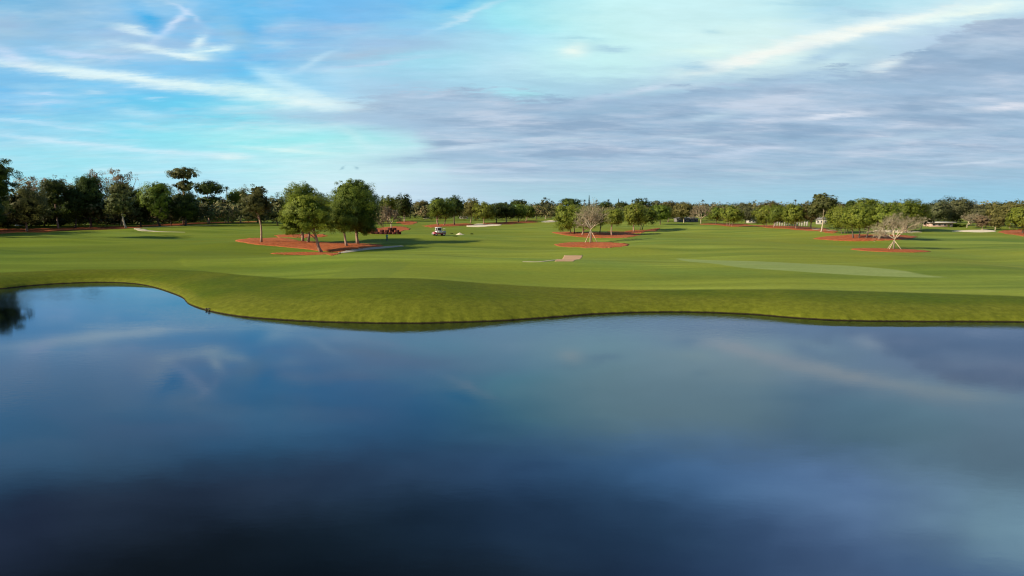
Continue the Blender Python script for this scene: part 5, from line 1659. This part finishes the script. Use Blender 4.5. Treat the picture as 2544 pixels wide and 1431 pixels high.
        col = mixc(nt, math_n(nt, 'MULTIPLY', g, fmod, clamp=True), col, lin(grade(c)))
    # broken cloud above the frame, seen only in the pond
    hi = N.new('ShaderNodeMapRange'); L.new(el, hi.inputs[0]); hi.inputs[1].default_value = R(15); hi.inputs[2].default_value = R(21)
    pch = ramp(nt, noise(nt, mapping(nt, pl, loc=(3.1, 1.7, 0), rot=(0, 0, R(-25)), scale=(.8, 1.3, 1)), 1.5, 4, .6), [(.38, (.58, .64, .68)), (.52, (.95, 1, 1)), (.66, (1.5, 1.5, 1.4))])
    col = mixc(nt, math_n(nt, 'MULTIPLY', hi.outputs[0], .5), col, mixc(nt, 1.0, col, pch, 'MULTIPLY'))
    # fine cirrus grain
    gr = math_n(nt, 'MULTIPLY_ADD', sB_.outputs[0], .22, .89)
    grc = N.new('ShaderNodeCombineColor')
    for q in range(3): L.new(gr, grc.inputs[q])
    col = mixc(nt, 1.0, col, grc.outputs[0], 'MULTIPLY')
    g2 = N.new('ShaderNodeVectorMath'); g2.operation = 'SCALE'; g2.inputs['Scale'].default_value = GAIN
    L.new(col, g2.inputs[0])
    # clear sky everywhere else
    sk = N.new('ShaderNodeTexSky'); sk.sky_type = 'NISHITA'; sk.sun_disc = False
    sk.sun_elevation = SUN_EL; sk.sun_rotation = SUN_AZ % (2 * math.pi)
    sk.air_density = 1.0; sk.dust_density = 0.6; sk.ozone_density = 1.5
    sky = mixc(nt, 1.0, sk.outputs[0], (.55, .6, .7), 'MULTIPLY')
    m1 = N.new('ShaderNodeMapRange'); m1.interpolation_type = 'SMOOTHSTEP'
    L.new(el, m1.inputs[0]); m1.inputs[1].default_value = R(36); m1.inputs[2].default_value = R(54); m1.inputs[3].default_value = 1; m1.inputs[4].default_value = 0
    m2 = N.new('ShaderNodeMapRange'); m2.interpolation_type = 'SMOOTHSTEP'
    L.new(math_n(nt, 'ABSOLUTE', az), m2.inputs[0]); m2.inputs[1].default_value = .85; m2.inputs[2].default_value = 1.35; m2.inputs[3].default_value = 1; m2.inputs[4].default_value = 0
    fac = math_n(nt, 'MULTIPLY', m1.outputs[0], m2.outputs[0])
    L.new(mixc(nt, fac, sky, g2.outputs[0]), bg.inputs['Color'])
    bg.inputs['Strength'].default_value = SKYSTR
    w.cycles.sampling_method = 'MANUAL'
    w.cycles.sample_map_resolution = 512


build_world()

vs = SC.view_settings
vs.view_transform = 'Standard'; vs.look = 'None'; vs.exposure = EXPO; vs.gamma = 1.0
SC.cycles.max_bounces = 6
SC.cycles.diffuse_bounces = 4
SC.cycles.glossy_bounces = 3
SC.cycles.transparent_max_bounces = 4
SC.cycles.use_denoising = True
SC.cycles.filter_width = 1.15
